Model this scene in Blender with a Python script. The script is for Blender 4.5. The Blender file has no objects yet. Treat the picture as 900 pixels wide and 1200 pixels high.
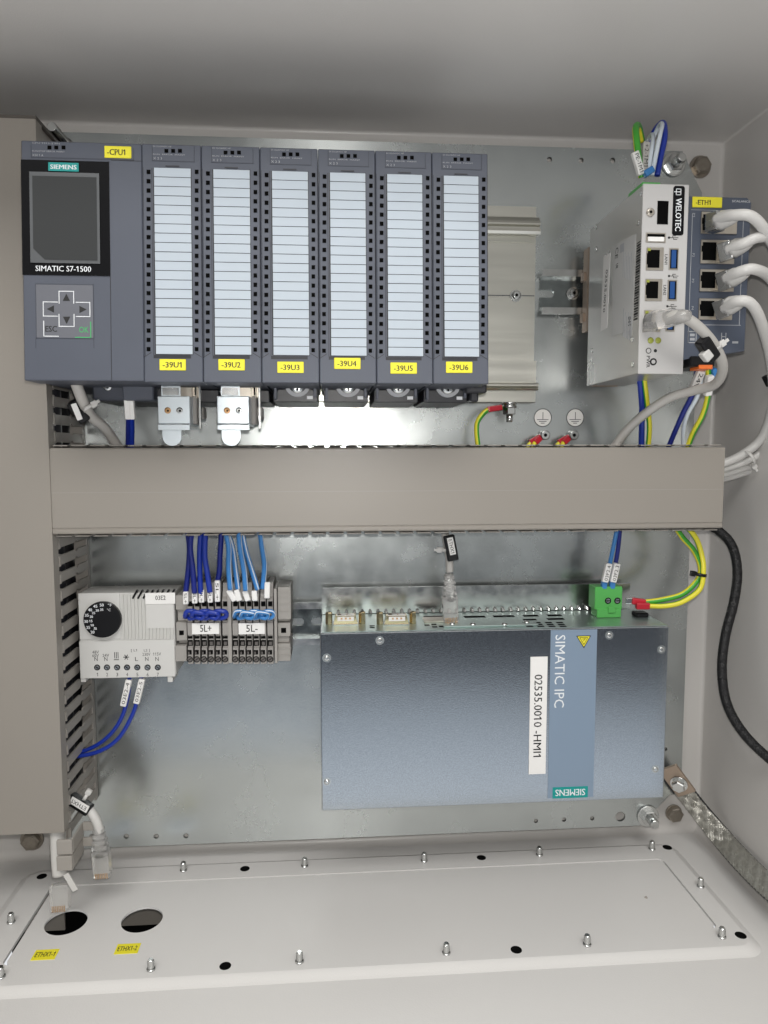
import bpy, bmesh, math, random
from mathutils import Vector, Matrix, noise
random.seed(7)
S = 0.001                       # everything below is authored in millimetres: (x right, z up, d towards the viewer from the mounting plate)
scn = bpy.context.scene

# ------------------------------------------------------------------ camera, world, lights
FPX, TILT, YAW, ROLL, CAMD = 847.33, 4.90, 4.317, -0.07, 586.3
_t, _y, _r = (math.radians(a) for a in (TILT, YAW, ROLL))
_f = Vector((math.sin(_y) * math.cos(_t), math.cos(_y) * math.cos(_t), -math.sin(_t)))
_a = Vector((math.cos(_y), -math.sin(_y), 0)); _b = _a.cross(_f)
_rt = _a * math.cos(_r) + _b * math.sin(_r); _up = -_a * math.sin(_r) + _b * math.cos(_r)
cam = bpy.data.cameras.new('camera'); camo = bpy.data.objects.new('camera', cam); scn.collection.objects.link(camo)
camo.matrix_world = Matrix(((_rt.x, _up.x, -_f.x, 0), (_rt.y, _up.y, -_f.y, -CAMD * S), (_rt.z, _up.z, -_f.z, 0), (0, 0, 0, 1)))
cam.sensor_fit = 'VERTICAL'; cam.sensor_height = 36; cam.lens = 36 * FPX / 1200
cam.clip_start = 0.02; cam.clip_end = 50
scn.camera = camo
scn.render.resolution_x, scn.render.resolution_y = 768, 1024

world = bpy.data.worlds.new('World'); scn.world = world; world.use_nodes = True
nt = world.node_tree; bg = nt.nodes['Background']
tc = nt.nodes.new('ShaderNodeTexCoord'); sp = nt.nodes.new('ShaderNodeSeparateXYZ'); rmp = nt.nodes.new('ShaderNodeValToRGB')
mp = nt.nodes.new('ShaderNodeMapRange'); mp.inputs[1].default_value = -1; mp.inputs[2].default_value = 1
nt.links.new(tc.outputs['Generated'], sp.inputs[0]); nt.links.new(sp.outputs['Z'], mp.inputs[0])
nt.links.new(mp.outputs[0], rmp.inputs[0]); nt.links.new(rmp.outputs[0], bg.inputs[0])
cr = rmp.color_ramp
cr.elements[0].position = 0.0; cr.elements[0].color = (0.75, 0.73, 0.70, 1)
cr.elements[1].position = 1.0; cr.elements[1].color = (0.62, 0.60, 0.57, 1)
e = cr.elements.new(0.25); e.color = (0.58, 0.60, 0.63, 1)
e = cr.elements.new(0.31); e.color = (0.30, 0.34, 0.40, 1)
e = cr.elements.new(0.355); e.color = (0.035, 0.04, 0.05, 1)  # dark band put in for the flat computer's front to mirror
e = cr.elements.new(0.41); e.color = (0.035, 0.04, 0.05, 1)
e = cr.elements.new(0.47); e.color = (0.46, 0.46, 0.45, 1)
e = cr.elements.new(0.60); e.color = (0.22, 0.22, 0.215, 1)
e = cr.elements.new(0.74); e.color = (0.38, 0.38, 0.37, 1)
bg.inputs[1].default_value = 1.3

def area(name, loc, target, size, size_y, power, col):
    l = bpy.data.lights.new(name, 'AREA'); l.shape = 'RECTANGLE'; l.size = size; l.size_y = size_y; l.energy = power; l.color = col
    o = bpy.data.objects.new(name, l); scn.collection.objects.link(o); o.location = loc
    o.rotation_euler = (Vector(target) - Vector(loc)).to_track_quat('-Z', 'Y').to_euler(); return o
area('room_ceiling_lamp', (0.0, -1.55, 1.45), (0.02, 0, -0.10), 1.6, 0.6, 25, (1.0, 0.985, 0.96))
area('added_fill_light', (0.40, -2.2, -1.25), (0.05, 0, 0.05), 2.2, 0.75, 1.4, (0.92, 0.96, 1.0))  # added fill, brightens the ceiling and glows in the flat computer's front
fl = bpy.data.lights.new('phone_flash', 'SPOT'); fl.energy = 4.2; fl.shadow_soft_size = 0.004; fl.color = (1, 0.97, 0.93)
fl.spot_size = math.radians(120); fl.spot_blend = 0.6
flo = bpy.data.objects.new('phone_flash', fl); scn.collection.objects.link(flo); flo.location = (0.002, -0.583, 0.016)
flo.rotation_euler = (math.radians(90 - 4.9), 0, -math.radians(4.3))
scn.view_settings.view_transform = 'Standard'; scn.view_settings.look = 'None'
scn.view_settings.gamma = 1; scn.view_settings.exposure = 0.0; scn.view_settings.use_curve_mapping = False
try:
    scn.cycles.use_denoising = True; scn.cycles.max_bounces = 8; scn.cycles.caustics_reflective = False
except Exception: pass

# ------------------------------------------------------------------ placement helpers (photograph measurement -> place in the cabinet)
def ray(px, py): return _f + _rt * ((px - 450) / FPX) + _up * ((600 - py) / FPX)
def w(px, py, d):
    v = ray(px, py); k = (CAMD - d) / v.y; return v.x * k, v.z * k
def wf(px, py, z):
    v = ray(px, py); k = z / v.z; return v.x * k, CAMD - v.y * k       # x, d on a level plane
def wsd(px, py, x):
    v = ray(px, py); k = x / v.x; return CAMD - v.y * k, v.z * k       # d, z on a plane facing left
def bx(px0, px1, py0, py1, f):                            # rectangle seen at these picture edges, measured through its middle
    mx, my = (px0 + px1) / 2, (py0 + py1) / 2
    return f(px0, my)[0], f(px1, my)[0], f(mx, py1)[1], f(mx, py0)[1]
def w3(p):
    x, z = w(p[0], p[1], p[2]); return Vector((x, z, p[2]))

# ------------------------------------------------------------------ materials
M = {}
def mat(name, col, rough=0.5, metal=0.0, var=0.06, vscale=40, bump=0.0, bscale=300, stretch=None, spec=0.5, trans=0.0, rvar=0.0, coat=0.0, wav=0.0, det=5, nr=0.5):
    m = bpy.data.materials.new(name); m.use_nodes = True; n = m.node_tree; b = n.nodes['Principled BSDF']
    b.inputs['Roughness'].default_value = rough; b.inputs['Metallic'].default_value = metal
    b.inputs['Specular IOR Level'].default_value = spec
    if trans: b.inputs['Transmission Weight'].default_value = trans; b.inputs['IOR'].default_value = 1.45
    if coat: b.inputs['Coat Weight'].default_value = coat; b.inputs['Coat Roughness'].default_value = 0.08
    geo = n.nodes.new('ShaderNodeNewGeometry'); mpg = n.nodes.new('ShaderNodeMapping'); n.links.new(geo.outputs['Position'], mpg.inputs[0])
    if stretch: mpg.inputs['Scale'].default_value = stretch
    nz = n.nodes.new('ShaderNodeTexNoise'); nz.inputs['Scale'].default_value = vscale; nz.inputs['Detail'].default_value = det; nz.inputs['Roughness'].default_value = nr
    n.links.new(mpg.outputs[0], nz.inputs['Vector'])
    cr = n.nodes.new('ShaderNodeValToRGB'); c = cr.color_ramp
    c.elements[0].position = 0.3; c.elements[0].color = tuple(max(0, v * (1 - var)) for v in col) + (1,)
    c.elements[1].position = 0.7; c.elements[1].color = tuple(min(1, v * (1 + var)) for v in col) + (1,)
    c.interpolation = 'B_SPLINE'; c.elements[0].position = 0.2; c.elements[1].position = 0.8
    n.links.new(nz.outputs[0], cr.inputs[0]); n.links.new(cr.outputs[0], b.inputs['Base Color'])
    if rvar:
        mr = n.nodes.new('ShaderNodeMapRange'); mr.interpolation_type = 'SMOOTHSTEP'; mr.inputs[1].default_value = 0.15; mr.inputs[2].default_value = 0.85
        mr.inputs[3].default_value = max(0.03, rough - rvar); mr.inputs[4].default_value = rough + rvar
        n.links.new(nz.outputs[0], mr.inputs[0]); n.links.new(mr.outputs[0], b.inputs['Roughness'])
    if bump:
        nb = n.nodes.new('ShaderNodeTexNoise'); nb.inputs['Scale'].default_value = bscale; nb.inputs['Detail'].default_value = 3
        n.links.new(mpg.outputs[0], nb.inputs['Vector'])
        bp = n.nodes.new('ShaderNodeBump'); bp.inputs['Strength'].default_value = bump; bp.inputs['Distance'].default_value = 0.001
        n.links.new(nb.outputs[0], bp.inputs['Height']); n.links.new(bp.outputs[0], b.inputs['Normal'])
    if wav:                                               # slow waviness of rolled sheet, bends what it mirrors
        nw = n.nodes.new('ShaderNodeTexNoise'); nw.inputs['Scale'].default_value = 9; nw.inputs['Detail'].default_value = 0; nw.inputs['Distortion'].default_value = 0.4
        n.links.new(mpg.outputs[0], nw.inputs['Vector'])
        bw = n.nodes.new('ShaderNodeBump'); bw.inputs['Strength'].default_value = wav; bw.inputs['Distance'].default_value = 0.006
        n.links.new(nw.outputs[0], bw.inputs['Height']); n.links.new(bp.outputs[0], bw.inputs['Normal']); n.links.new(bw.outputs[0], b.inputs['Normal'])
    M[name] = m; return m
mat('paint', (0.63, 0.612, 0.59), 0.33, var=0.02, vscale=6, bump=0.10, bscale=900, rvar=0.05)
mat('paint_floor', (0.66, 0.65, 0.635), 0.36, var=0.025, vscale=9, bump=0.10, bscale=900, rvar=0.05)
mat('galv', (0.56, 0.59, 0.585), 0.25, metal=0.92, var=0.13, vscale=22, bump=0.02, bscale=500, rvar=0.07, det=7, nr=0.62)
mat('galv_case', (0.44, 0.47, 0.49), 0.14, metal=0.97, var=0.30, vscale=1300, bump=0.035, bscale=1400, rvar=0.03, wav=0.03)
mat('galv_top', (0.52, 0.62, 0.60), 0.32, metal=0.9, var=0.06, vscale=60)
mat('rail_steel', (0.27, 0.30, 0.30), 0.22, metal=0.95, var=0.15, vscale=120, rvar=0.08)
mat('bright_steel', (0.68, 0.69, 0.68), 0.22, metal=1, var=0.08, vscale=90, rvar=0.08)
mat('zinc_plate', (0.66, 0.72, 0.76), 0.34, metal=0.8, var=0.06, vscale=80)
mat('dull_bolt', (0.38, 0.34, 0.29), 0.38, metal=0.85, var=0.2, vscale=300)
mat('alu', (0.66, 0.65, 0.59), 0.32, metal=0.9, var=0.05, vscale=20, stretch=(0.3, 8, 8), bump=0.004, bscale=60, rvar=0.08)
mat('brass', (0.55, 0.47, 0.30), 0.25, metal=1, var=0.1)
mat('braid', (0.48, 0.47, 0.43), 0.34, metal=0.85, var=0.2, vscale=300)
mat('duct', (0.262, 0.240, 0.212), 0.42, var=0.03, vscale=12, bump=0.04, bscale=800)
mat('duct_side', (0.30, 0.28, 0.255), 0.45, var=0.05, vscale=60)
mat('dark_brown_plastic', (0.085, 0.075, 0.065), 0.5, var=0.05)
mat('module', (0.074, 0.083, 0.108), 0.48, var=0.05, vscale=50, bump=0.08, bscale=2500)
mat('keypad_grey', (0.125, 0.13, 0.15), 0.45, var=0.03)
mat('module_edge', (0.050, 0.056, 0.074), 0.5, var=0.05)
mat('module_dark', (0.020, 0.021, 0.026), 0.4, var=0.2, vscale=200)
mat('black', (0.006, 0.006, 0.007), 0.35, var=0.1, spec=0.3)
mat('black_gloss', (0.004, 0.004, 0.005), 0.10, var=0.1, spec=0.3)
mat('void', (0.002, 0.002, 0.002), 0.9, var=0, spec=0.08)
mat('screen', (0.042, 0.044, 0.045), 0.08, var=0.06, vscale=8)
mat('screen_rim', (0.10, 0.105, 0.11), 0.25, var=0.05)
mat('paper_strip', (0.43, 0.485, 0.54), 0.6, var=0.02, vscale=60)
mat('yellow', (0.80, 0.72, 0.03), 0.5, var=0.03)
mat('white_label', (0.78, 0.77, 0.75), 0.45, var=0.03)
mat('silver_label', (0.50, 0.50, 0.49), 0.4, var=0.04)
mat('print_black', (0.012, 0.012, 0.012), 0.6, var=0)
mat('print_white', (0.72, 0.74, 0.76), 0.5, var=0)
mat('print_grey', (0.36, 0.37, 0.39), 0.5, var=0)
mat('teal', (0.0, 0.27, 0.25), 0.4, var=0.02)
mat('key_green', (0.05, 0.42, 0.12), 0.5, var=0.02)
mat('blue_panel', (0.20, 0.265, 0.35), 0.30, var=0.03, vscale=20)
mat('panel_silver', (0.54, 0.53, 0.52), 0.38, var=0.03, metal=0.25, vscale=30)
mat('side_silver', (0.58, 0.57, 0.56), 0.30, var=0.05, metal=0.75, vscale=20, rvar=0.05)
mat('switch_body', (0.066, 0.080, 0.112), 0.45, var=0.04)
mat('bronze_clip', (0.42, 0.33, 0.26), 0.35, metal=0.6, var=0.1)
mat('jack_metal', (0.60, 0.55, 0.48), 0.28, metal=0.9, var=0.1, vscale=200)
mat('usb_blue', (0.008, 0.06, 0.22), 0.4, var=0.05)
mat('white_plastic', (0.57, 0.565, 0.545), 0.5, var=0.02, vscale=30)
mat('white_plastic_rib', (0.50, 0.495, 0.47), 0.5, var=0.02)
mat('terminal_grey', (0.28, 0.265, 0.25), 0.5, var=0.05, vscale=90)
mat('terminal_grey_b', (0.31, 0.295, 0.275), 0.5, var=0.05, vscale=90)
mat('lever_grey', (0.11, 0.10, 0.095), 0.4, var=0.1)
mat('wire_navy', (0.008, 0.018, 0.19), 0.3, var=0.06, vscale=60)
mat('wire_blue', (0.009, 0.032, 0.30), 0.3, var=0.06, vscale=60)
mat('wire_sky', (0.045, 0.21, 0.52), 0.3, var=0.06, vscale=60)
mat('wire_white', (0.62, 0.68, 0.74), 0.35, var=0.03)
mat('wire_green', (0.05, 0.34, 0.03), 0.33, var=0.05)
mat('wire_yellow', (0.72, 0.66, 0.04), 0.33, var=0.04)
mat('cable_grey', (0.43, 0.415, 0.39), 0.4, var=0.03, vscale=60)
mat('cable_light', (0.56, 0.55, 0.53), 0.38, var=0.03, vscale=60)
mat('clear_plug', (0.86, 0.85, 0.83), 0.12, var=0.06, vscale=150, trans=0.76)
mat('red_lug', (0.45, 0.015, 0.03), 0.3, var=0.1)
mat('green_plug', (0.09, 0.40, 0.09), 0.38, var=0.05)
mat('orange', (0.75, 0.16, 0.03), 0.45, var=0.05)
mat('copper', (0.55, 0.33, 0.16), 0.35, metal=0.9)
mat('black_sleeve', (0.010, 0.010, 0.011), 0.42, var=0.4, vscale=800, bump=0.8, bscale=900)
mat('led', (0.30, 0.33, 0.05), 0.3, var=0.1)

# ------------------------------------------------------------------ object helpers
ROOT = {}
def wl(o): return ROOT.get(o.name, Vector((0, 0, 0)))
def V(x, z, d): return Vector((x * S, -d * S, z * S))
def tag(o, label=None, cat=None, group=None, kind=None):
    if label: o['label'] = label
    if cat: o['category'] = cat
    if group: o['group'] = group
    if kind: o['kind'] = kind
    return o
def empty(name, x, z, d, label, cat, group=None):
    o = bpy.data.objects.new(name, None); scn.collection.objects.link(o); o.empty_display_size = 0.01
    o.location = V(x, z, d); ROOT[o.name] = o.location.copy(); return tag(o, label, cat, group)
def link(name, me, parent=None, at=None):
    """link mesh whose vertices are relative to world point `at`"""
    o = bpy.data.objects.new(name, me); scn.collection.objects.link(o)
    at = at if at is not None else (wl(parent) if parent else Vector((0, 0, 0)))
    if parent: o.parent = parent; o.location = at - wl(parent)
    else: o.location = at
    ROOT[o.name] = Vector(at); return o

class MB:
    def __init__(s, warp=None): s.bm = bmesh.new(); s.warp = warp
    def _v(s, p): return s.bm.verts.new(V(p[0], p[1], p[2]))
    def box(s, x0, x1, z0, z1, d0, d1, mi=0, bev=0, seg=1):
        vs = [s._v((x, z, d)) for x in (x0, x1) for z in (z0, z1) for d in (d0, d1)]
        fs = [s.bm.faces.new([vs[i] for i in q]) for q in ((0, 1, 3, 2), (4, 6, 7, 5), (0, 4, 5, 1), (2, 3, 7, 6), (0, 2, 6, 4), (1, 5, 7, 3))]
        for f in fs: f.material_index = mi
        if bev:
            es = list({e for f in fs for e in f.edges})
            bmesh.ops.bevel(s.bm, geom=es, offset=bev * S, segments=seg, affect='EDGES', profile=0.5, material=mi if mi else -1)
        return s
    def prism(s, pts, d0, d1, mi=0, mf=None):            # outline in (x, z)
        a = [s._v((p[0], p[1], d0)) for p in pts]; b = [s._v((p[0], p[1], d1)) for p in pts]; n = len(pts)
        fs = [s.bm.faces.new(a), s.bm.faces.new(b)] + [s.bm.faces.new((a[i], a[(i + 1) % n], b[(i + 1) % n], b[i])) for i in range(n)]
        for f in fs: f.material_index = mi
        return s
    def prof(s, pts, x0, x1, mi=0):                       # outline in (d, z) extruded along x
        a = [s._v((x0, p[1], p[0])) for p in pts]; b = [s._v((x1, p[1], p[0])) for p in pts]; n = len(pts)
        fs = [s.bm.faces.new(a), s.bm.faces.new(b)] + [s.bm.faces.new((a[i], a[(i + 1) % n], b[(i + 1) % n], b[i])) for i in range(n)]
        for f in fs: f.material_index = mi
        return s
    def lathe(s, org, ax, rings, n=20, mi=0, phase=0, capped=True):   # rings of (distance along axis, radius)
        o = Vector(org); ax = Vector(ax).normalized(); u = ax.orthogonal().normalized(); v = ax.cross(u); R = []
        for t, r in rings:
            R.append([s._v(o + ax * t + (u * math.cos(2 * math.pi * k / n + phase) + v * math.sin(2 * math.pi * k / n + phase)) * r) for k in range(n)])
        for a, b in zip(R, R[1:]):
            for k in range(n):
                f = s.bm.faces.new((a[k], a[(k + 1) % n], b[(k + 1) % n], b[k])); f.material_index = mi; f.smooth = n > 8
        if capped:
            for q in (R[0], R[-1]):
                f = s.bm.faces.new(q); f.material_index = mi
        return s
    def cyl(s, x, z, d0, d1, r, n=20, mi=0): return s.lathe((x, z, d0), (0, 0, 1), [(0, r), (d1 - d0, r)], n, mi)
    def rbox(s, c, u, v, wd, ht, th, mi=0, bev=0):
        c = Vector(c); u = Vector(u).normalized(); v = Vector(v).normalized(); n = u.cross(v)
        if n.z < 0: n = -n
        vs = [s._v(c + u * a * wd / 2 + v * b * ht / 2 + n * e * th / 2) for a in (-1, 1) for b in (-1, 1) for e in (-1, 1)]
        fs = [s.bm.faces.new([vs[i] for i in q]) for q in ((0, 1, 3, 2), (4, 6, 7, 5), (0, 4, 5, 1), (2, 3, 7, 6), (0, 2, 6, 4), (1, 5, 7, 3))]
        for f in fs: f.material_index = mi
        if bev: bmesh.ops.bevel(s.bm, geom=list({e for f in fs for e in f.edges}), offset=bev * S, segments=2, affect='EDGES', profile=0.5)
        return s
    def tube(s, pts, r, n=10, mi=0, stripe=None, twist=0.0, flat=1.0):
        pts = [Vector(p) for p in pts]; R = []; prev = None
        for i, p in enumerate(pts):
            t = (pts[min(i + 1, len(pts) - 1)] - pts[max(i - 1, 0)]).normalized()
            if prev is None: u = t.orthogonal().normalized()
            else: u = (prev - t * prev.dot(t)).normalized()
            prev = u; v = t.cross(u); rr = r[i] if isinstance(r, (list, tuple)) else r
            R.append([s._v(p + (u * math.cos(2 * math.pi * k / n + twist * i) + v * flat * math.sin(2 * math.pi * k / n + twist * i)) * rr) for k in range(n)])
        for a, b in zip(R, R[1:]):
            for k in range(n):
                f = s.bm.faces.new((a[k], a[(k + 1) % n], b[(k + 1) % n], b[k])); f.smooth = True
                f.material_index = mi if stripe is None else (1 if (k % (n)) in stripe else 0)
        for q in (R[0], R[-1]): s.bm.faces.new(q).material_index = mi
        return s
    def mesh(s, name, mats, at):
        if s.warp:
            for v in s.bm.verts:
                d = s.warp(v.co.x / S, v.co.z / S, -v.co.y / S); v.co.y = -d * S
        bmesh.ops.recalc_face_normals(s.bm, faces=s.bm.faces)
        for v in s.bm.verts: v.co -= at
        me = bpy.data.meshes.new(name); s.bm.to_mesh(me); s.bm.free()
        for m in (mats if isinstance(mats, (list, tuple)) else [mats]): me.materials.append(M[m])
        return me
    def build(s, name, mats, parent=None, kind=None, at=None, label=None):
        a = Vector(at) if at is not None else (wl(parent) if parent else None)
        if a is None:
            a = sum((v.co for v in s.bm.verts), Vector()) / max(1, len(s.bm.verts))
        me = s.mesh(name, mats, a); o = link(name, me, parent, a)
        if kind: o['kind'] = kind
        if label: o['label'] = label
        return o

def inst(name, me, parent, at):
    return link(name, me, parent, at)
def spline(pts, per=8):
    pts = [Vector(p) for p in pts]; out = []; P = [2 * pts[0] - pts[1]] + pts + [2 * pts[-1] - pts[-2]]
    for i in range(1, len(P) - 2):
        for k in range(per):
            t = k / per; a, b, c, d = P[i - 1:i + 3]
            out.append(0.5 * ((2 * b) + (c - a) * t + (2 * a - 5 * b + 4 * c - d) * t * t + (3 * b - a - 3 * c + d) * t ** 3))
    out.append(pts[-1]); return out
_tc = {}
def text_mesh(s):
    if s not in _tc:
        cu = bpy.data.curves.new('lettering', 'FONT'); cu.body = s; cu.size = 1; cu.resolution_u = 2; cu.extrude = 0.0
        o = bpy.data.objects.new('lettering_tmp', cu); scn.collection.objects.link(o)
        dg = bpy.context.evaluated_depsgraph_get(); me = bpy.data.meshes.new_from_object(o.evaluated_get(dg))
        scn.collection.objects.unlink(o); bpy.data.objects.remove(o)
        vs = [(v.co.x, v.co.y) for v in me.vertices]; fs = [tuple(p.vertices) for p in me.polygons]
        bpy.data.meshes.remove(me)
        if '1' in s and vs:                               # give every figure 1 its flag
            order = sorted(range(len(vs)), key=lambda i: vs[i][0]); groups = []
            spans = sorted((min(vs[i][0] for i in f), max(vs[i][0] for i in f)) for f in fs)
            for a, c in spans:
                if groups and a <= groups[-1][1] + 0.004: groups[-1][1] = max(groups[-1][1], c)
                else: groups.append([a, c])
            chars = [c for c in s if c != ' ']
            if len(chars) == len(groups):
                top = max(v[1] for v in vs)
                for c, g in zip(chars, groups):
                    if c == '1' and g[1] - g[0] < .25:
                        k = len(vs); hh = top; vs += [(g[0] + .02, hh), (g[0] + .02, hh - .12), (g[0] - .15, hh - .24), (g[0] - .15, hh - .14)]; fs.append((k, k + 1, k + 2, k + 3))
        xs = [v[0] for v in vs] or [0]; ys = [v[1] for v in vs] or [0]
        _tc[s] = (vs, fs, min(xs), max(xs), min(ys), max(ys))
    return _tc[s]
def text(s, c, wid, hgt, mat_, parent, u=(1, 0, 0), v=(0, 1, 0), warp=None, name='lettering', bold=0):
    """lettering centred on c (x,z,d), fitted to width and height in mm, lying in the plane of u and v"""
    vs, fs, x0, x1, y0, y1 = text_mesh(s); u = Vector(u).normalized(); v = Vector(v).normalized(); c = Vector(c)
    bm = bmesh.new(); sx = wid / (x1 - x0); sy = hgt / (y1 - y0)
    if s == '1': sx = sy
    offs = [(0, 0)] + ([(bold, 0), (-bold, 0)] if bold else [])
    nrm = u.cross(v); nrm = nrm if nrm.z > 0 or abs(nrm.z) < .3 else -nrm
    for k, (ox, oy) in enumerate(offs):
        vv = []
        for a, b in vs:
            p = c + u * ((a - (x0 + x1) / 2) * sx + ox) + v * ((b - (y0 + y1) / 2) * sy + oy) + nrm * 0.012 * k
            vv.append(bm.verts.new(V(*p)))
        for f in fs:
            try: bm.faces.new([vv[i] for i in f])
            except ValueError: pass
    b = MB(warp); b.bm.free(); b.bm = bm
    return b.build(name, mat_, parent)
def curve_plate(outer, holes, d0, d1, name, mat_, parent=None, at=None, bevel=0):
    """sheet in the x-z plane with real holes; outer and holes are outlines in mm"""
    cu = bpy.data.curves.new(name, 'CURVE'); cu.dimensions = '2D'; cu.fill_mode = 'BOTH'; cu.extrude = abs(d1 - d0) / 2 * S
    for pl in [outer] + holes:
        sp_ = cu.splines.new('POLY'); sp_.points.add(len(pl) - 1); sp_.use_cyclic_u = True
        for q, p in zip(sp_.points, pl): q.co = (p[0] * S, p[1] * S, 0, 1)
    o = bpy.data.objects.new('tmp', cu); scn.collection.objects.link(o)
    dg = bpy.context.evaluated_depsgraph_get(); me = bpy.data.meshes.new_from_object(o.evaluated_get(dg))
    scn.collection.objects.unlink(o); bpy.data.objects.remove(o)
    at = Vector(at) if at is not None else (wl(parent) if parent else Vector((0, 0, 0)))
    dm = (d0 + d1) / 2 * S
    for v in me.vertices:
        x, y, z = v.co; v.co = Vector((x, -(z + dm), y)) - at
    me.materials.clear(); me.materials.append(M[mat_])
    for p in me.polygons: p.use_smooth = False
    return link(name, me, parent, at)
def circ(x, z, r, n=20): return [(x + r * math.cos(2 * math.pi * k / n), z + r * math.sin(2 * math.pi * k / n)) for k in range(n)]
def slot(x, z, a, b, n=8):                                # rounded slot, half length a, half height b
    o = []
    for k in range(n + 1):
        t = -math.pi / 2 + math.pi * k / n; o.append((x + a - b + b * math.cos(t), z + b * math.sin(t)))
    for k in range(n + 1):
        t = math.pi / 2 + math.pi * k / n; o.append((x - a + b + b * math.cos(t), z + b * math.sin(t)))
    return o

def screw_head(b, x, z, d, r, mi=0, slotmi=1, h=1.6):     # pan head with a cross recess
    b.lathe((x, z, d), (0, 0, 1), [(0, r), (h * .5, r), (h * .85, r * .8), (h, r * .5)], 18, mi)
    b.box(x - r * .5, x + r * .5, z - r * .12, z + r * .12, d + h * .7, d + h + .06, slotmi)
    b.box(x - r * .12, x + r * .12, z - r * .5, z + r * .5, d + h * .7, d + h + .07, slotmi)
    return b
def hexbolt(name, px, py, d, r, label, group=None, m='bright_steel', shank=0, washer=1.35, cat='bolt', h=5, tilt=None):
    x, z = w(px, py, d); t = empty(name, x, z, d, label, cat, group); ax = Vector(tilt or (0, 0, 1)).normalized()
    MB().lathe((x, z, d), ax, [(0.02, r * washer), (1.4, r * washer), (1.6, r * washer * .95)], 28).build('washer', m, t)
    o = Vector((x, z, d))
    MB().lathe(o + ax * 1.6, ax, [(0, r * .98), (h - .8, r * .98), (h, r * .86)], 6, 0, 0.35).build('head' if not shank else 'nut', m, t)
    if shank: MB().lathe(o + ax * (1.6 + h), ax, [(0, r * .55), (shank * .8, r * .55), (shank, r * .42)], 18).build('threaded_end', m, t)
    else: MB().lathe(o + ax * (1.6 + h), ax, [(0, r * .72), (.25, r * .66)], 18).build('head_face', m, t)
    return t

# ------------------------------------------------------------------ the enclosure (setting)
XR, ZC, ZF, DB, DF, XL = 334.0, 258.0, -346.0, -25.0, 225.0, -286.0
MB().box(XL, XR, ZF, ZC, DB - 2, DB).build('back_wall', 'paint', kind='structure')
MB().box(XR, XR + 2, ZF - 2, ZC + 2, DB - 2, DF).build('right_wall', 'paint', kind='structure')
MB().box(XL - 2, XL, ZF - 2, ZC + 2, DB - 2, DF).build('left_wall', 'paint', kind='structure')
MB().box(XL, XR, ZC, ZC + 2, DB, DF).build('ceiling', 'paint', kind='structure')
def fillet(name, fn, r, n=6):                             # rounded inner bend between two sheets
    b = MB(); rings = []
    for k in range(n + 1):
        t = math.pi / 2 * k / n; rings.append(fn(r - r * math.sin(t), r - r * math.cos(t)))
    for a, c in zip(rings, rings[1:]):
        vs = [b._v(p) for p in (a[0], a[1], c[1], c[0])]; f = b.bm.faces.new(vs); f.smooth = True
    bmesh.ops.remove_doubles(b.bm, verts=b.bm.verts, dist=1e-7)
    return b.build(name, 'paint', kind='structure')
fillet('corner_bend', lambda a, c: ((XR - .02 - a, ZF, DB + .02 + c), (XR - .02 - a, ZC, DB + .02 + c)), 3)
fillet('ceiling_bend', lambda a, c: ((XR - .02 - a, ZC - .02 - c, DB), (XR - .02 - a, ZC - .02 - c, DF)), 2)
fillet('ceiling_back_bend', lambda a, c: ((XL, ZC - .02 - a, DB + .02 + c), (XR, ZC - .02 - a, DB + .02 + c)), 2.5)
fillet('floor_back_bend', lambda a, c: ((XL, ZF + .02 + a, DB + .02 + c), (XR, ZF + .02 + a, DB + .02 + c)), 7)
fillet('floor_side_bend', lambda a, c: ((XR - .02 - a, ZF + .02 + c, DB), (XR - .02 - a, ZF + .02 + c, DF)), 9)
# floor: sheet with a raised flange rim round the gland plate opening (built level, x and d as the outline)
ZR = ZF + 3.2                                             # top of the raised rim
def rrect(x0, x1, y0, y1, r, n=6):
    o = []
    for cx, cy, a in ((x1 - r, y1 - r, 0), (x0 + r, y1 - r, 90), (x0 + r, y0 + r, 180), (x1 - r, y0 + r, 270)):
        for k in range(n + 1):
            t = math.radians(a + 90 * k / n); o.append((cx + r * math.cos(t), cy + r * math.sin(t)))
    return o
RX0, RX1, RD0, RD1 = -246.0, 293.5, 2.0, 134.0            # rim outer outline
GX0, GX1, GD0, GD1 = -221.5, 276.8, 24.0, 113.0           # gland plate opening
def level_sheet(loops, name, mat_, parent=None, kind=None):
    """band of faces between successive equal-length loops of (x, d, z)"""
    b = MB(); R = [[b._v((p[0], p[2], p[1])) for p in lp] for lp in loops]
    for i_, (a, c) in enumerate(zip(R, R[1:])):
        n = len(a)
        for k in range(n):
            f = b.bm.faces.new((a[k], a[(k + 1) % n], c[(k + 1) % n], c[k])); f.smooth = 0 < i_ < len(R) - 3
    es = [e for e in b.bm.edges if len(e.link_faces) == 2 and e.link_faces[0].smooth != e.link_faces[1].smooth]
    for e in es: e.smooth = False
    return b.build(name, mat_, parent, kind=kind)
def L3(o, z): return [(p[0], p[1], z) for p in o]
outer = [(XR, DF)] * 7 + [(XL, DF)] * 7 + [(XL, DB)] * 7 + [(XR, DB)] * 7
def spread_corner(x0, x1, y0, y1, r, n=6):                # outline with the same count as rrect, hugging a square corner
    return rrect(x0, x1, y0, y1, r, n)
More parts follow.
